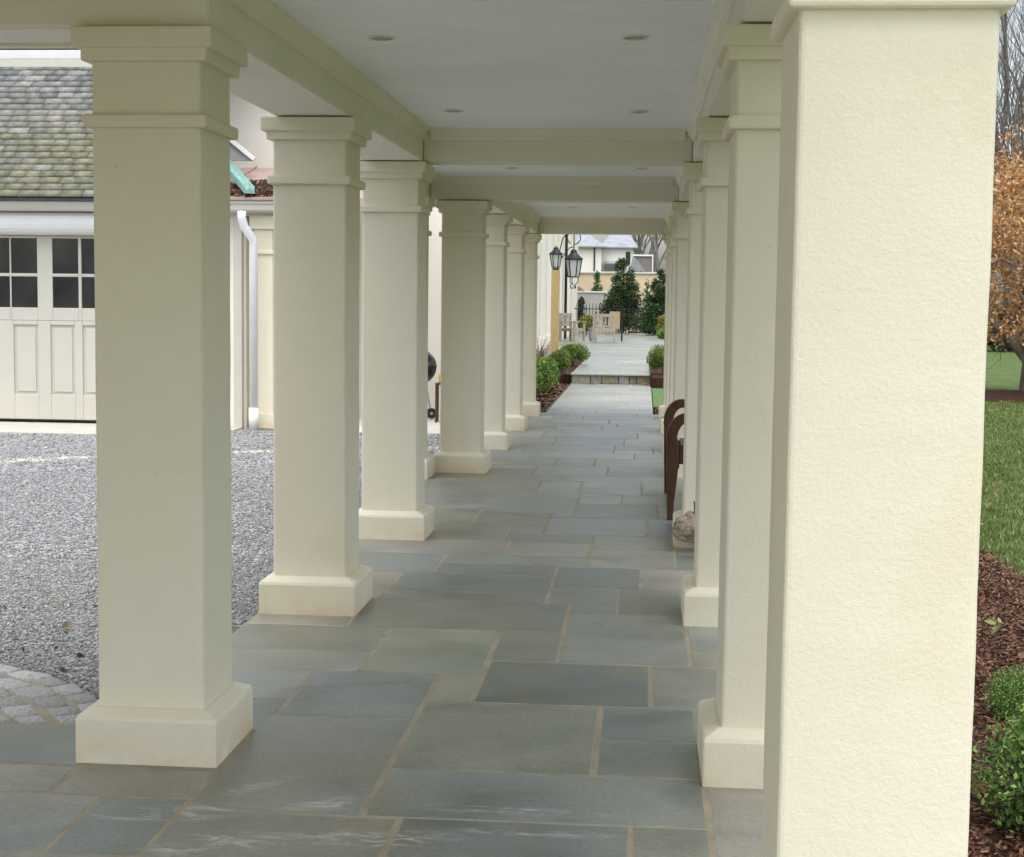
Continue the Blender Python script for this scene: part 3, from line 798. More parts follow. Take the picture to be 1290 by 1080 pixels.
for a in (30, 150):
    ca, sa = math.cos(R(a)), math.sin(R(a))
    wl = MB().tube([(.27*ca+.0,.27*sa-.025,.075),(.27*ca,.27*sa+.025,.075)], .078, 22).build('wheel', M['rubber'], gr)
    MB().tube([(.27*ca+.0,.27*sa-.03,.075),(.27*ca,.27*sa+.03,.075)], .022, 14).build('hub', M['steel'], wl)
bag = MB(); bag.lathe([(.10,0),(.13,.03),(.14,.14),(.12,.22),(.05,.24)], 14); o = bag.build('yellow_bucket', M['yellow'], None, smooth=True)
o.location = (-2.570,19.62,.50); o.scale = (.52,.52,.55); tag(o, 'yellow plastic tub on a low stand beside the black grill', 'tub')
st = thing('plant_stand', 'small dark stand under the yellow tub by the grill', 'stand', (-2.58,19.62,0))
MB().box(-.09,.10,-.10,.10,.475,.498).build('top', M['darkwood'], st)
for sx in (-1,1):
    for sy in (-1,1): MB().box(sx*.08-.012,sx*.08+.012,sy*.08-.012,sy*.08+.012,-.016,.475).build('leg', M['darkwood'], st)

# ------------------------------------------------------------------ bench (dark wood, curled arms)
be = thing('bench', 'dark brown wooden bench with curled arms standing between the right columns', 'bench', (.228,11.92,0))
def armloop(yc):
    mb = MB()
    # flat scroll cut from thick board: outline in XZ
    out = []; inn = []
    for a in np.linspace(R(200), R(80), 18): out.append((.100+.15*math.cos(a), .60+.185*math.sin(a)))
    for a in np.linspace(R(190), R(80), 18): inn.append((.108+.080*math.cos(a), .59+.125*math.sin(a)))
    out += [(.30,.765),(.50,.735),(.60,.72)]; inn += [(.30,.700),(.50,.672),(.60,.66)]
    n = len(out)
    vs = [(p[0],yc-.035,p[1]) for p in out]+[(p[0],yc-.035,p[1]) for p in inn]+[(p[0],yc+.035,p[1]) for p in out]+[(p[0],yc+.035,p[1]) for p in inn]
    fs = []
    for i in range(n-1):
        fs += [(i,i+1,n+i+1,n+i),(2*n+i+1,2*n+i,3*n+i,3*n+i+1),(i+1,i,2*n+i,2*n+i+1),(n+i,n+i+1,3*n+i+1,3*n+i)]
    fs += [(0,n,3*n,2*n),(n-1,2*n-1+0,4*n-1,3*n-1)]
    mb.add(vs, fs)
    return mb
for yc in (-.78,.78):
    armloop(yc).build('arm', M['darkwood'], be, bevel=.006)
    mb = MB(); mb.prism([(-.046,.56),(-.044,.40),(-.038,.2),(-.033,.0),(.010,.0),(.014,.12),(.034,.3),(.044,.42),(.045,.56),(.03,.60),(-.03,.60)], 'y', yc-.037, yc+.037)
    mb.build('leg', M['darkwood'], be, bevel=.006)
    mb = MB(); mb.prism([(.50,.95),(.46,.45),(.50,0),(.55,0),(.53,.45),(.58,.95)], 'y', yc-.037, yc+.037)
    mb.build('leg', M['darkwood'], be, bevel=.006)
mb = MB(); mb.box(.046,.50,-.80,-.745,.41,.55); mb.box(.046,.50,.745,.80,.395,.44); mb.box(.0,.05,-.74,.74,.37,.44); mb.build('apron', M['darkwood'], be, bevel=.005)
mb = MB()
for k in range(6): mb.box(.0+.082*k,.07+.082*k,-.74,.74,.442,.465)
mb.build('seat', M['darkwood'], be, bevel=.004)
mb = MB(); mb.bar((.555,-.80,.94),(.555,.80,.94),.035,.10); mb.bar((.51,-.76,.55),(.51,.76,.55),.03,.06)
for k in range(13): mb.bar((.512,-.70+.1166*k,.57),(.553,-.70+.1166*k,.90),.05,.018)
mb.build('backrest', M['darkwood'], be, bevel=.004)

# driftwood
dw = thing('driftwood', 'gnarled weathered driftwood log lying on the paving by a right column', 'log', (.30,9.72,0))
mb = MB(); r = random.Random(2); vs=[]; fs=[]; n=28; K=44
for k in range(K):
    t = k/(K-1); xx = -.085 + .62*t
    rad = (.030 + .080*min(1, t/.30) + .02*math.sin(9*t+1)) * (.35 if k == 0 else 1)
    cz = .165-.035*min(1, t/.2)+.02*math.sin(5*t)
    for j in range(n):
        a = 2*PI*j/n
        q = rad*(1+.55*noise.noise((t*6, math.cos(a)*1.4, math.sin(a)*1.4))+.30*noise.noise((t*16, math.cos(a)*3, math.sin(a)*3)))
        vs.append((xx+.03*noise.noise((t*3,a,5)), q*math.cos(a)*.95, max(.004, cz+q*math.sin(a)*1.0)))
for k in range(K-1):
    for j in range(n): fs.append((k*n+j,k*n+(j+1)%n,(k+1)*n+(j+1)%n,(k+1)*n+j))
fs += [tuple(range(n)), tuple(range((K-1)*n,K*n))]
mb.add(vs, fs); mb.build('log_body', M['drift'], dw, smooth=True)
mb = MB(); mb.tube([(.035,-.03,.20),(.05,-.035,.27),(.038,-.03,.33)], [.016,.011,.004], 7)
mb.build('twig_stub', M['bark'], dw, smooth=True)

# ------------------------------------------------------------------ shrubs
BOX = [(.15,.25,.045),(.20,.31,.06),(.10,.18,.035),(.25,.35,.08),(.07,.13,.025)]
def make_bush(seed, n, rx, rz, leaf, cols, lump=9, flat=1.0):
    r = np.random.default_rng(seed)
    cs=[]; rd=[]
    for k in range(lump):
        d = r.normal(size=3); d /= np.linalg.norm(d); d[2] = abs(d[2])*.9-.15
        cs.append((d[0]*rx*.45, d[1]*rx*.45, rz*.5+d[2]*rz*.45)); rd.append(rx*r.uniform(.42,.62))
    C = clumps(n, cs, rd, r, .5); C[:,2] = np.where(C[:,2] < .04, .04+np.abs(C[:,2]-.04)*.4, C[:,2]); 
    return leaves(C, leaf, cols, .5, r)
def bush(name, label, cat, loc, seed, n, rx, rz, leaf, cols, group=None, lump=9):
    t = thing(name, label, cat, loc, 0, group)
    V,F,T = make_bush(seed, n, rx, rz, leaf, cols, lump); bulk('foliage', V, F, T, M['leaf'], t)
    mb = MB(); rr_ = random.Random(seed)
    for k in range(5):
        a = rr_.uniform(0,2*PI); mb.tube([(0,0,-.03),(rx*.25*math.cos(a),rx*.25*math.sin(a),rz*.4),(rx*.5*math.cos(a),rx*.5*math.sin(a),rz*.8)], [.012,.008,.004], 5)
    mb.build('stem', M['bark'], t)
    return t
b0 = bush('boxwood_shrub', 'clipped green boxwood nearest the covered walk in the left bed', 'shrub', (-1.92,22.6,-.02), 31, 9500, .40, .62, .021, BOX, 'boxwoods along the left of the walk')
for x_, y_, s_, l_ in ((-1.84,23.7,.95,'second clipped boxwood in the row left of the open walk'),(-1.80,24.9,1.0,'third clipped boxwood in the row left of the open walk'),
                       (-1.78,26.2,1.02,'fourth clipped boxwood in the row left of the open walk'),(-1.86,27.6,.9,'boxwood in the left bed next to the foot of the raw wood post'),
                       (-2.35,30.2,.85,'small boxwood behind the raw wood post')):
    dup(b0, (x_,y_,-.02 if y_ < 29 else .15), random.uniform(0,6), l_, scale=(s_,s_,s_*.92))
dup(b0, (-1.62,29.9,.13), 2.2, 'boxwood at the corner of the stone step, left side', scale=.72)
dup(b0, (-1.52,33.2,.15), 1.1, 'round boxwood on the terrace in front of the teak chairs', scale=(.95,.95,.72))
dup(b0, (.40,30.4,.13), 4.1, 'round boxwood right of the stone step', group='boxwoods right of the walk', scale=.86)
tag(MB().box(-1.375,-1.355,21.5,29.1,-.1,.015).build('bed_edging', M['black']), 'thin black metal edging along the left planting bed', 'edging')
pl = thing('path_light', 'small black path light standing in the mulch by the step', 'path light', (-1.45,29.0,0))
MB().tube([(0,0,-.02),(0,0,.17)], .018, 8).build('stake', M['black'], pl)
MB().lathe([(.02,.15),(.09,.17),(.085,.19),(.03,.23),(.005,.235)], 16).build('shade', M['black'], pl)
tag(MB().box(.132,.155,28.3,33.5,-.1,.26).build('bed_edging', M['black']), 'black metal edging of the bed right of the step', 'edging')

# foreground right: glossy leafed evergreen shrubs in mulch
FG = [(.13,.25,.055),(.17,.31,.07),(.08,.16,.04),(.30,.42,.11),(.055,.11,.03)]
fb = bush('evergreen_shrub', 'large glossy evergreen shrub at the foot of the bright front column', 'shrub', (1.44,4.72,-.03), 41, 16000, .39, .38, .0105, FG, 'evergreen shrubs in the right mulch bed', 14)
dup(fb, (1.53,6.05,-.03), 2.0, 'smaller glossy evergreen shrub behind the large one in the right bed', scale=.44)
# sprig in the mulch
sp = thing('seedling', 'small pale green sprig coming up through the dark mulch', 'plant', (1.72,7.45,-.02))
for i in range(6):
    V,F,T = leaves(np.array([(.022*math.cos(i*2.4), .022*math.sin(i*2.4), .03+.014*i)]), .026, [(.25,.30,.10)], .4); bulk('leaf', V, F, T, M['leaf'], sp)
MB().tube([(0,0,-.01),(.01,0,.10)], .004, 5).build('stem', M['bark'], sp)

def chips(n, x0, x1, y0, y1, z, seed, size=.02):
    r = np.random.default_rng(seed); P = np.stack([r.uniform(x0,x1,n), r.uniform(y0,y1,n), z+r.random(n)*.012],1)
    base = np.array([(-1,-.35,0),(1,-.35,0),(1,.35,0),(-1,.35,0)],float)
    a = r.uniform(0,PI,n); tl = r.normal(0,.35,(n,2))
    s = size*r.uniform(.5,1.5,n)
    V = np.zeros((n,4,3)); ca, sa = np.cos(a), np.sin(a)
    for k in range(4):
        bx, by, _ = base[k]; V[:,k,0] = (bx*ca-by*sa)*s; V[:,k,1] = (bx*sa+by*ca)*s; V[:,k,2] = (bx*tl[:,0]+by*tl[:,1])*s
    V += P[:,None,:]
    F = np.arange(4*n).reshape(n,4)
    pal = np.array([(.12,.056,.032),(.085,.040,.023),(.16,.08,.048),(.055,.026,.015),(.20,.125,.08)])
    t = pal[r.integers(0,5,n)]*r.uniform(.7,1.3,(n,1))
    return tag(bulk('mulch', V.reshape(-1,3), F, t, M['chip']), kind='stuff')
chips(42000, .78,2.3, 3.5,10.2, -.018, 51, .0095); chips(4000, -2.7,-1.4, 21.5,29.1, -.016, 52, .03); chips(700,.18,.76,21.5,23.2,-.026,53,.03)
# grass blades: in view on the right
def blades():
    r = np.random.default_rng(61); n = 60000
    Y = 8.2 + 19*r.random(n)**1.5; X = np.where(Y<14, r.uniform(2.0,4.6,n), Y*r.uniform(.205,.31,n))
    edge = 2.22 + .10*np.sin(Y*1.7) + .06*np.sin(Y*5.1)
    X = np.where(X < edge, edge + r.random(n)*.6, X)
    hgt = r.uniform(.018,.045,n); wd = r.uniform(.003,.006,n)*(1+Y/14); a = r.uniform(0,2*PI,n)
    lean = r.normal(0,.45,(n,2))*hgt[:,None]
    V = np.zeros((n,3,3)); V[:,0,0]=X-np.cos(a)*wd; V[:,0,1]=Y-np.sin(a)*wd; V[:,1,0]=X+np.cos(a)*wd; V[:,1,1]=Y+np.sin(a)*wd
    V[:,2,0]=X+lean[:,0]; V[:,2,1]=Y+lean[:,1]; V[:,:2,2]=-.078; V[:,2,2]=-.075+hgt
    pal = np.array([(.12,.185,.04),(.17,.23,.065),(.09,.14,.03),(.27,.26,.13),(.14,.20,.05)])
    t = pal[r.integers(0,5,n)]*r.uniform(.75,1.25,(n,1))
    return tag(bulk('grass', V.reshape(-1,3), np.arange(3*n).reshape(n,3), t, M['blade']), kind='stuff')
blades()
# dead leaves lying about
C_ = np.concatenate([np.stack([rng.uniform(-3.3,-1.95,60), rng.uniform(6.0,7.6,60), -.012+rng.random(60)*.01],1),
                     np.stack([rng.uniform(2.3,3.6,40), rng.uniform(9,14,40), -.03+rng.random(40)*.02],1)])
V,F,T = leaves(C_, .019, [(.20,.11,.05),(.14,.07,.03),(.30,.20,.10)]); tag(bulk('fallen_leaves', V, F, T, M['dryleaf']), kind='stuff')

# ------------------------------------------------------------------ post and lanterns
po = tag(MB().box(-.08,.08,-.08,.08,0,2.08).build('wooden_post', M['rawwood'], bevel=.006, loc=(-1.80,31,.1)), 'raw yellow lumber post standing among the boxwoods', 'post')
def lantern(name, label, cat, loc, s, hang):
    t = thing(name, label, cat, loc)
    mb = MB()
    n = 6; rt, rb = .20*s, .13*s; zt, zb = .0, -.42*s
    P = lambda r_, a, z: (r_*math.cos(a), r_*math.sin(a), z)
    for k in range(n):
        a = 2*PI*k/n; b = 2*PI*(k+1)/n
        mb.tube([P(rt,a,zt),P(rb,a,zb)], .014*s, 6); mb.tube([P(rt,a,zt),P(rt,b,zt)], .016*s, 6); mb.tube([P(rb,a,zb),P(rb,b,zb)], .014*s, 6)
    mb.build('frame', M['black'], t)
    mb = MB()
    for k in range(n):
        a = 2*PI*k/n; b = 2*PI*(k+1)/n
        mb.add([P(rt*.96,a,zt),P(rt*.96,b,zt),P(rb*.96,b,zb),P(rb*.96,a,zb)], [(0,1,2,3)])
    mb.build('glass', M['frost'], t)
    MB().lathe([(.23*s,0),(.225*s,.025*s),(.13*s,.10*s),(.075*s,.17*s),(.085*s,.19*s),(.05*s,.23*s),(.012*s,.25*s),(.012*s,.29*s)], n*2).build('cap', M['black'], t)
    mb = MB()
    for k in range(3):
        a = 2*PI*k/3+.3; pts = [P((.10+.05*math.sin(q))*s*(1-q/7), a, zb-.02*s-.05*s*q) for q in np.linspace(0,PI,8)]
        mb.tube(pts, .010*s, 6)
        mb.tube([(pts[-1][0]+.05*s*math.sin(q)*math.cos(a+1.5), pts[-1][1]+.05*s*math.sin(q), pts[-1][2]+.05*s*math.cos(q)-.05*s) for q in np.linspace(0,5,9)], .008*s, 6)
    mb.build('finial', M['black'], t)
    mb = MB()
    if hang:
        pts = [(0,0,.29*s),(0,0,.36*s)]
        mb.tube([(.16*s*math.sin(q), 0, .52*s-.16*s*math.cos(q)) for q in np.linspace(0,2*PI*.92,18)], .012*s, 6)
        mb.tube([(0,0,.28*s),(0,0,.68*s)], .014*s, 6)
        mb.tube([(0,0,.62*s),(-.14*s,0,.64*s),(-.27*s,0,.50*s),(-.34*s,.0,.20*s),(-.38*s,0,-.30*s)], .014*s, 6)
        mb.tube([(-.37*s,0,-.22*s),(-.30*s,0,.02*s),(-.10*s,0,.28*s),(0,0,.30*s)], .012*s, 6)
        mb.build('scroll_bracket', M['black'], t)
    else:
        mb.tube([(0,0,zb-.03*s),(0,0,zb-.30*s)], [.10*s,.05*s], 8); mb.build('bracket', M['black'], t)
    return t
lantern('hanging_lantern', 'large black six sided lantern hung from a scroll bracket beside the wood post', 'lantern', (-1.44,31.0,2.40), .84, True)
lantern('post_lantern', 'smaller black lantern with pointed cap on top of the wood post', 'lantern', (-1.80,31.0,2.50), .62, False)

# ------------------------------------------------------------------ terrace furniture
ZT = .19
def armchair(label, loc, rz):
    c = thing('teak_armchair', label, 'chair', loc, rz, 'weathered teak armchairs on the terrace')
    # faces +Y; its back is toward -Y
    for sx in (-1,1):
        MB().box(sx*.335-.035,sx*.335+.035,-.30,-.23,0,.94).build('leg', M['teak'], c, bevel=.006)
        MB().box(sx*.335-.035,sx*.335+.035,.23,.30,0,.64).build('leg', M['teak'], c, bevel=.006)
        MB().box(sx*.335-.05,sx*.335+.05,-.228,.34,.642,.675).build('armrest', M['teak'], c, bevel=.006)
    mb = MB(); mb.box(-.298,.298,-.295,-.245,.84,.94); mb.box(-.298,.298,-.29,-.25,.50,.56)
    for k in range(6): mb.box(-.255+.102*k-.027,-.255+.102*k+.027,-.28,-.26,.56,.84)
    mb.build('backrest', M['teak'], c, bevel=.004)
    mb = MB()
    for k in range(5): mb.box(-.298,.298,-.22+.1*k,-.14+.1*k,.415,.44)
    mb.box(-.298,.298,-.285,-.255,.33,.44); mb.box(-.298,.298,.25,.28,.33,.413)
    mb.build('seat', M['teak'], c, bevel=.004)
    return c
ca = armchair('weathered teak armchair seen from behind, facing away on the terrace', (-1.30,50.3,ZT), 0)
dup(ca, (-2.40,51.4,ZT), R(-118), 'weathered teak armchair turned sideways, closest to the house wall')
mt = thing('sling_chair', 'black metal chair with tan back panel just behind the teak armchair', 'chair', (-1.08,52.4,ZT))
MB().box(-.10,.26,-.02,.02,.40,1.0).build('backrest', M['sling'], mt, bevel=.01)
MB().box(-.30,.26,.0,.5,.38,.42).build('seat', M['sling'], mt, bevel=.01)
for sx in (-.56,.33):
    MB().tube([(sx,.5,0),(sx,.45,.3),(sx,.1,.66),(sx-.0,-.02,1.0)], .025, 8).build('leg', M['black'], mt)
    MB().tube([(sx,-.10,0),(sx,-.03,.4),(sx,-.0,1.0)], .028, 8).build('leg', M['black'], mt)
pt = thing('stone_planter', 'small grey planter standing between the two teak chairs', 'planter', (-1.72,52.0,ZT))
MB().lathe([(.11,0),(.14,.1),(.15,.38),(.17,.40),(.17,.45),(.14,.45),(.13,.42)], 18).build('pot', M['treadstone'], pt)
V,F,T = make_bush(77, 500, .2, .3, .03, [(.12,.13,.06),(.18,.16,.08)], 5); V[:,2] += .45; bulk('foliage', V, F, T, M['leaf'], pt)
# iron fence with gate
fe = thing('iron_fence', 'black iron picket fence across the end of the terrace', 'fence', (-1.55,62.5,ZT))
mb = MB()
for k in range(17):
    x_ = -1.35+.135*k*1.0
    mb.tube([(x_,0,0),(x_,0,1.22),(x_,0,1.27)], [.012,.012,.003], 5)
mb.build('pickets', M['black'], fe)
mb = MB(); mb.bar((-1.4,0,.15),(.85,0,.15),.02,.035); mb.bar((-1.4,0,1.02),(.85,0,1.02),.02,.035); mb.build('rails', M['black'], fe)
ga = thing('iron_gate', 'black iron gate at the right end of the picket fence', 'gate', (.05,62.5,ZT))
mb = MB()
for k in range(8): mb.tube([(-.62+.14*k,0,.06),(-.62+.14*k,0,1.30+.10*math.sin(PI*k/7))], .012, 5)
mb.build('pickets', M['black'], ga)
mb = MB(); mb.bar((-.66,0,.10),(.42,0,.10),.02,.04); mb.bar((-.66,0,1.05),(.42,0,1.05),.02,.04); mb.bar((-.66,0,0),(-.66,0,1.4),.04,.04); mb.bar((.42,0,0),(.42,0,1.4),.04,.04); mb.build('gate_frame', M['black'], ga)

# ------------------------------------------------------------------ far plants
YEW = [(.035,.068,.022),(.05,.095,.03),(.026,.05,.018),(.07,.115,.042)]
def conifer(name, label, loc, rx, hgt, seed, n, leaf, cols, spire=.5, group=None):
    r = np.random.default_rng(seed); t = thing(name, label, 'tree', loc, 0, group)
    cs=[]; rd=[]
    for k in range(90):
        q = r.random()**1.05; a = r.uniform(0,2*PI); wid = rx*(1-q)**spire*r.uniform(.45,.85)
        cs.append((wid*math.cos(a), wid*math.sin(a), hgt*(.14+.80*q))); rd.append(rx*(.36*(1-q)+.17)*r.uniform(.75,1.2))
    cs.append((0,0,hgt*.93)); rd.append(rx*.14)
    C = clumps(n, cs, rd, r, .3); C[:,2] = np.maximum(C[:,2], .1)
    V,F,T = leaves(C, leaf, cols, .4, r); bulk('crown', V, F, T, M['leaf'], t)
    MB().tube([(0,0,-.3),(.02,0,hgt*.5),(0,0,hgt*.85)], [.09,.06,.02], 7).build('trunk', M['bark'], t)
    return t
conifer('yew_tree', 'large dark irregular evergreen tree behind the iron fence', (-.92,65.5,.05), .98, 3.45, 71, 17000, .055, YEW, .5)
conifer('holly_tree', 'dark green evergreen tree at the right end of the fence', (.62,61,.05), .72, 2.9, 72, 11000, .05, [(.03,.075,.02),(.045,.10,.028),(.02,.045,.015)], .5)
conifer('young_conifer', 'pale green upright conifer between the two big dark evergreens', (.10,66,.05), .33, 2.6, 73, 2500, .045, [(.10,.18,.06),(.07,.14,.045)], .5)
conifer('small_conifer', 'small pointed green conifer above the pale low wall', (-2.15,69.8,.1), .62, 2.95, 74, 3500, .05, [(.05,.12,.03),(.07,.16,.04)], 1.0)
conifer('hedge_conifer', 'dark evergreen shrub beside the house corner at the fence', (-2.75,66.8,.1), .35, 1.7, 75, 1800, .05, YEW, .4)
bush('golden_shrub', 'yellow green shrub behind the teak chairs by the house', 'shrub', (-2.25,60.5,ZT), 81, 2200, .42, .8, .04, [(.30,.30,.05),(.22,.26,.05),(.36,.30,.06)])
bush('amber_shrub', 'amber leaved shrub at the right edge of the terrace', 'shrub', (.72,57.5,.15), 82, 1800, .36, .9, .04, [(.34,.24,.04),(.28,.25,.05),(.20,.22,.05)])
bush('low_green_shrub', 'low bright green shrub below the amber shrub', 'shrub', (.78,55.5,.15), 83, 1800, .36, .45, .035, [(.12,.24,.04),(.16,.30,.06)])
# bare reddish shrub by the house wall
ts = thing('twiggy_shrub', 'leafless reddish twiggy shrub against the house wall', 'shrub', (-2.25,32.5,.1)); mb = MB(); r = random.Random(8)
for k in range(70):
    a = r.uniform(0,2*PI); q = r.uniform(.1,.42); hh = r.uniform(.3,.75)
    mb.tube([(0,0,0),(q*.4*math.cos(a),q*.4*math.sin(a),hh*.5),(q*math.cos(a)+r.uniform(-.1,.1),q*math.sin(a),hh)], [.010,.007,.003], 4)
mb.build('twigs', M['twig'], ts)

# ------------------------------------------------------------------ walls and house at the end
gw = thing('garden_wall', 'tan stucco garden wall with coping and an arched niche, behind the evergreens', 'wall', (-1,72,0))
MB().box(-4,3.2,0,.4,0,2.80).build('wall', M['gardenwall'], gw)
MB().box(-4.05,3.25,-.06,.46,2.802,2.90).build('coping', M['concrete'], gw, bevel=.02)
mb = MB(); mb.prism([(-2.2+.55*math.cos(a), 1.45+.75*math.sin(a)) for a in np.linspace(0,PI,14)] + [(-2.75,.2),(-1.65,.2)], 'y', -.03, -.001); mb.build('arch', simple('arch_recess', (.30,.20,.12), .9), gw)
lw = thing('low_white_wall', 'pale low garden wall with flat cap behind the iron fence', 'wall', (-2.1,68.2,0))
MB().prism([(-.85,0),(1.35,0),(.35,1.88),(-.85,1.88)], 'y', 0, .3).build('wall', M['concrete'], lw)
MB().box(-.9,.42,-.05,.35,1.882,1.96).build('cap', M['white'], lw, bevel=.015)

fh = thing('far_house', 'distant cream house with grey hipped slate roofs beyond the garden wall', 'house', (-2,100,0))
X_ = lambda x: x+2
MB().box(X_(-9),X_(-2.85),0,8,-.2,5.02).build('wall', M['house'], fh)
MB().box(X_(-2.845),X_(-.80),1.2,9,-.2,5.02).build('wall', M['house'], fh)
def hip(x0,x1,y0,y1,z,hgt,seed):
    # front, right side hip planes; a thin roof solid
    o_ = .32; a=(x0-o_,y0-o_,z); b=(x1+o_,y0-o_,z); c=(x1+o_,y1+o_,z); d=(x0-o_,y1+o_,z); mx=min((x1-x0),(y1-y0))/2
    e=(x0+mx,(y0+y1)/2,z+hgt); f_=(x1-mx,(y0+y1)/2,z+hgt)
    if e[0] > f_[0]: e = f_ = ((x0+x1)/2,(y0+y1)/2,z+hgt)
    vs=[a,b,c,d,e,(f_[0]+.01,f_[1],f_[2])]; vs += [(v[0],v[1],z-.08) for v in (a,b,c,d)]
    mb = MB().add(vs, [(0,1,5,4),(1,2,5),(2,3,4,5),(3,0,4),(6,7,1,0),(7,8,2,1),(8,9,3,2),(9,6,0,3),(9,8,7,6)])
    o = mb.build('roof', M['farslate'], fh)
    r = random.Random(seed); at = o.data.attributes.new('tint','FLOAT_COLOR','FACE')
    at.data.foreach_set('color', [v for k in range(9) for v in (.25,.27,.30,1)])
hip(X_(-9),X_(-2.85),0,8,5.04,2.3,1); hip(X_(-2.65),X_(-.80),1.2,9,5.05,1.9,2)
MB().tube([(X_(-3.30),-.06,2.5),(X_(-3.30),-.06,5.0)], .05, 6).build('drain_pipe', M['black'], fh)
fw = MB().box(X_(-5.6),X_(-4.8),-.04,.001,3.6,4.6).build('window', M['white'], fh); MB().box(X_(-5.5),X_(-4.9),-.05,-.041,3.7,4.5).build('pane', M['glass'], fw)
MB().box(X_(-1.28),X_(-.98),1.15,1.199,3.9,4.75).build('window', M['glass'], fh)
o = MB().prism([(.55,3.62),(.30,3.95),(1.199,4.12),(1.199,3.62)], 'x', X_(-2.66), X_(-1.3)).build('porch_roof', M['farslate'], fh)
o.data.attributes.new('tint','FLOAT_COLOR','FACE').data.foreach_set('color', [.27,.29,.32,1]*len(o.data.polygons))
ob_ = thing('outbuilding', 'small slate roofed outbuilding with white gable trim right of the far house', 'shed', (0,95,0))
mb = MB().prism([(-.95,3.35),(-.75,4.35),(.05,3.35)], 'y', 0, 4)
o = mb.build('roof', M['farslate'], ob_); o.data.attributes.new('tint','FLOAT_COLOR','FACE').data.foreach_set('color', [.26,.28,.31,1]*len(o.data.polygons))
MB().box(-.72,.42,.4,5,-.1,4.30).build('wall', simple('brown_siding', (.20,.17,.16), .8), ob_)
mb = MB(); mb.box(-.78,.50,.30,.39,4.30,4.40); mb.box(.43,.50,.30,.39,3.0,4.298); mb.build('trim', M['white'], ob_)

# ------------------------------------------------------------------ bare trees
def tree_mesh(seed, H, r0, depth, trunkfrac=.35, spread=.6, nmin=2, nmax=3, up=.25):
    r = random.Random(seed); big = MB(); small = MB(); tips = []
    def br(p, d, L, rad, k):
        n = 4 if k > 1 else 3; pts=[p.copy()]; rs=[rad]; q=p.copy(); dd=d.copy()
        for i in range(n):
            dd = (dd + Vector((r.gauss(0,.13),r.gauss(0,.13),r.gauss(0,.07)+up*.12))).normalized()
            q = q + dd*(L/n); pts.append(q.copy()); rs.append(rad*(1-.42*(i+1)/n))
        (big if k >= depth-1 else small).tube(pts, rs, 8 if k >= depth-1 else (4 if k > 1 else 3), cap=False)
        if k == 0: tips.append(q.copy()); return
        for j in range(r.randint(nmin,nmax)+(1 if k==depth else 0)):
            t = r.uniform(.45,1) if j else 1
            i = min(n, max(1, int(t*n+.5))); bp = pts[i]
            side = Vector((r.gauss(0,1),r.gauss(0,1),r.gauss(0,.5))).normalized()
            nd = (dd*(1-spread*.5) + side*spread*r.uniform(.7,1.2) + Vector((0,0,up))).normalized()
            br(bp, nd, L*r.uniform(.58,.85), rs[i]*r.uniform(.5,.75), k-1)
        if k < depth: tips.append(q.copy())
    br(Vector((0,0,-.3)), Vector((0,0,1)), H*trunkfrac, r0, depth)
    return big, small, tips
protos = []
for i, (sd_, H, r0) in enumerate(((101,17,.22),(102,20,.27),(103,15,.17))):
    t = thing('bare_tree', 'tall bare leafless tree in the wood beyond the lawn', 'tree', (0,0,0), 0, 'bare trees in the wood beyond the lawn')
    a, b, _ = tree_mesh(sd_, H, r0, 6, .34, .42, 2, 4, .36)
    a.build('trunk', M['palebark'], t, smooth=True); b.build('crown', M['palebark'], t)
    protos.append(t)
spots = [(13.7,57.5),(14.0,58.5),(14.9,62),(15.7,63),(14.3,57),(13.2,56.5),(15.4,60),(14.6,60.5),(16.4,66),(18.0,70),(17.2,72),(19.4,78),(21.5,84),(20.6,86),(23,92),(15.0,59),(25.5,100),(24.0,102),(17.8,64),(22.0,76),(13.9,60)]
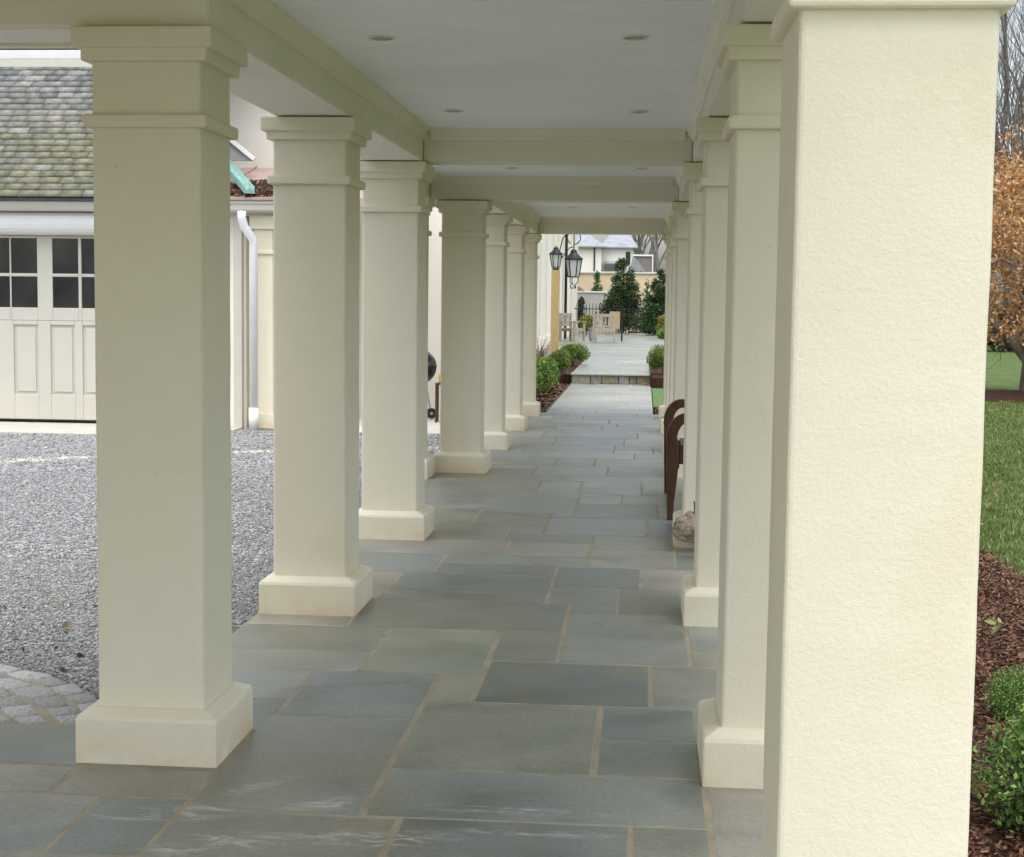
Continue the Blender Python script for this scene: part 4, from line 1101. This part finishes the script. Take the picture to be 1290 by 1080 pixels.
for i, (x_, y_) in enumerate(spots):
    p = protos[i%3]; rz_ = random.uniform(0,6.28); sc = random.uniform(.9,1.2)
    if i < 3: p.location = (x_,y_,-.1); p.rotation_euler = (0,0,rz_); p.scale = (sc,sc,sc)
    else: dup(p, (x_,y_,-.1), rz_, scale=sc)
far = [(.2,118),(1.0,126),(-.6,130),(.7,135),(1.8,122),(2.6,132),(-1.6,138),(1.3,142),(3.2,126)]
for i, (x_, y_) in enumerate(far):
    dup(protos[i%3], (x_,y_,-.1), random.uniform(0,6.28), 'distant bare tree rising behind the far house and outbuilding', 'bare trees behind the far house', random.uniform(.9,1.2))
# copper beech still holding its orange leaves
bt = thing('beech_tree', 'beech tree holding orange dead leaves, standing in a mulch ring on the lawn', 'tree', (7.02,28.6,-.06))
a, b, tips = tree_mesh(111, 11, .20, 5, .16, .85, 3, 4, .06)
a.build('trunk', M['bark'], bt, smooth=True); b.build('branches', M['bark'], bt)
tp = np.array([tuple(v) for v in tips]); tp = tp[tp[:,2] < 5.6]
low = np.array([(rng.uniform(-2.6,2.6), rng.uniform(-2.2,2.2), rng.uniform(1.05,4.2)) for k in range(330)])
tp = np.concatenate([tp[rng.choice(len(tp), min(len(tp),420), replace=False)], low])
C_ = tp[rng.integers(0,len(tp),27000)] + rng.normal(0,.16,(27000,3)); C_[:,2] = np.where(C_[:,2] < .95, .95+rng.random(len(C_))*.5, C_[:,2])
V,F,T = leaves(C_, .046, [(.48,.26,.10),(.56,.33,.15),(.38,.20,.08),(.60,.40,.22),(.28,.15,.07)], .5); bulk('crown', V, F, T, M['dryleaf'], bt)
mb = MB(); mb.lathe([(1.9,-.06),(1.8,-.05),(.2,.02)], 40); o = mb.build('mulch_ring', M['mulch']); o.location = (6.95,28.4,0); tag(o, kind='structure')
# dark hedge line beyond the lawn
hd = thing('hedge', 'dark brown green hedge at the far side of the lawn', 'hedge', (13.2,55.5,-.1))
C_ = np.stack([rng.uniform(-6,6,6000), rng.normal(0,.4,6000), rng.random(6000)**.8*1.5],1)
V,F,T = leaves(C_, .12, [(.07,.07,.04),(.10,.08,.05),(.05,.06,.03)], .5); bulk('foliage', V, F, T, M['leaf'], hd)
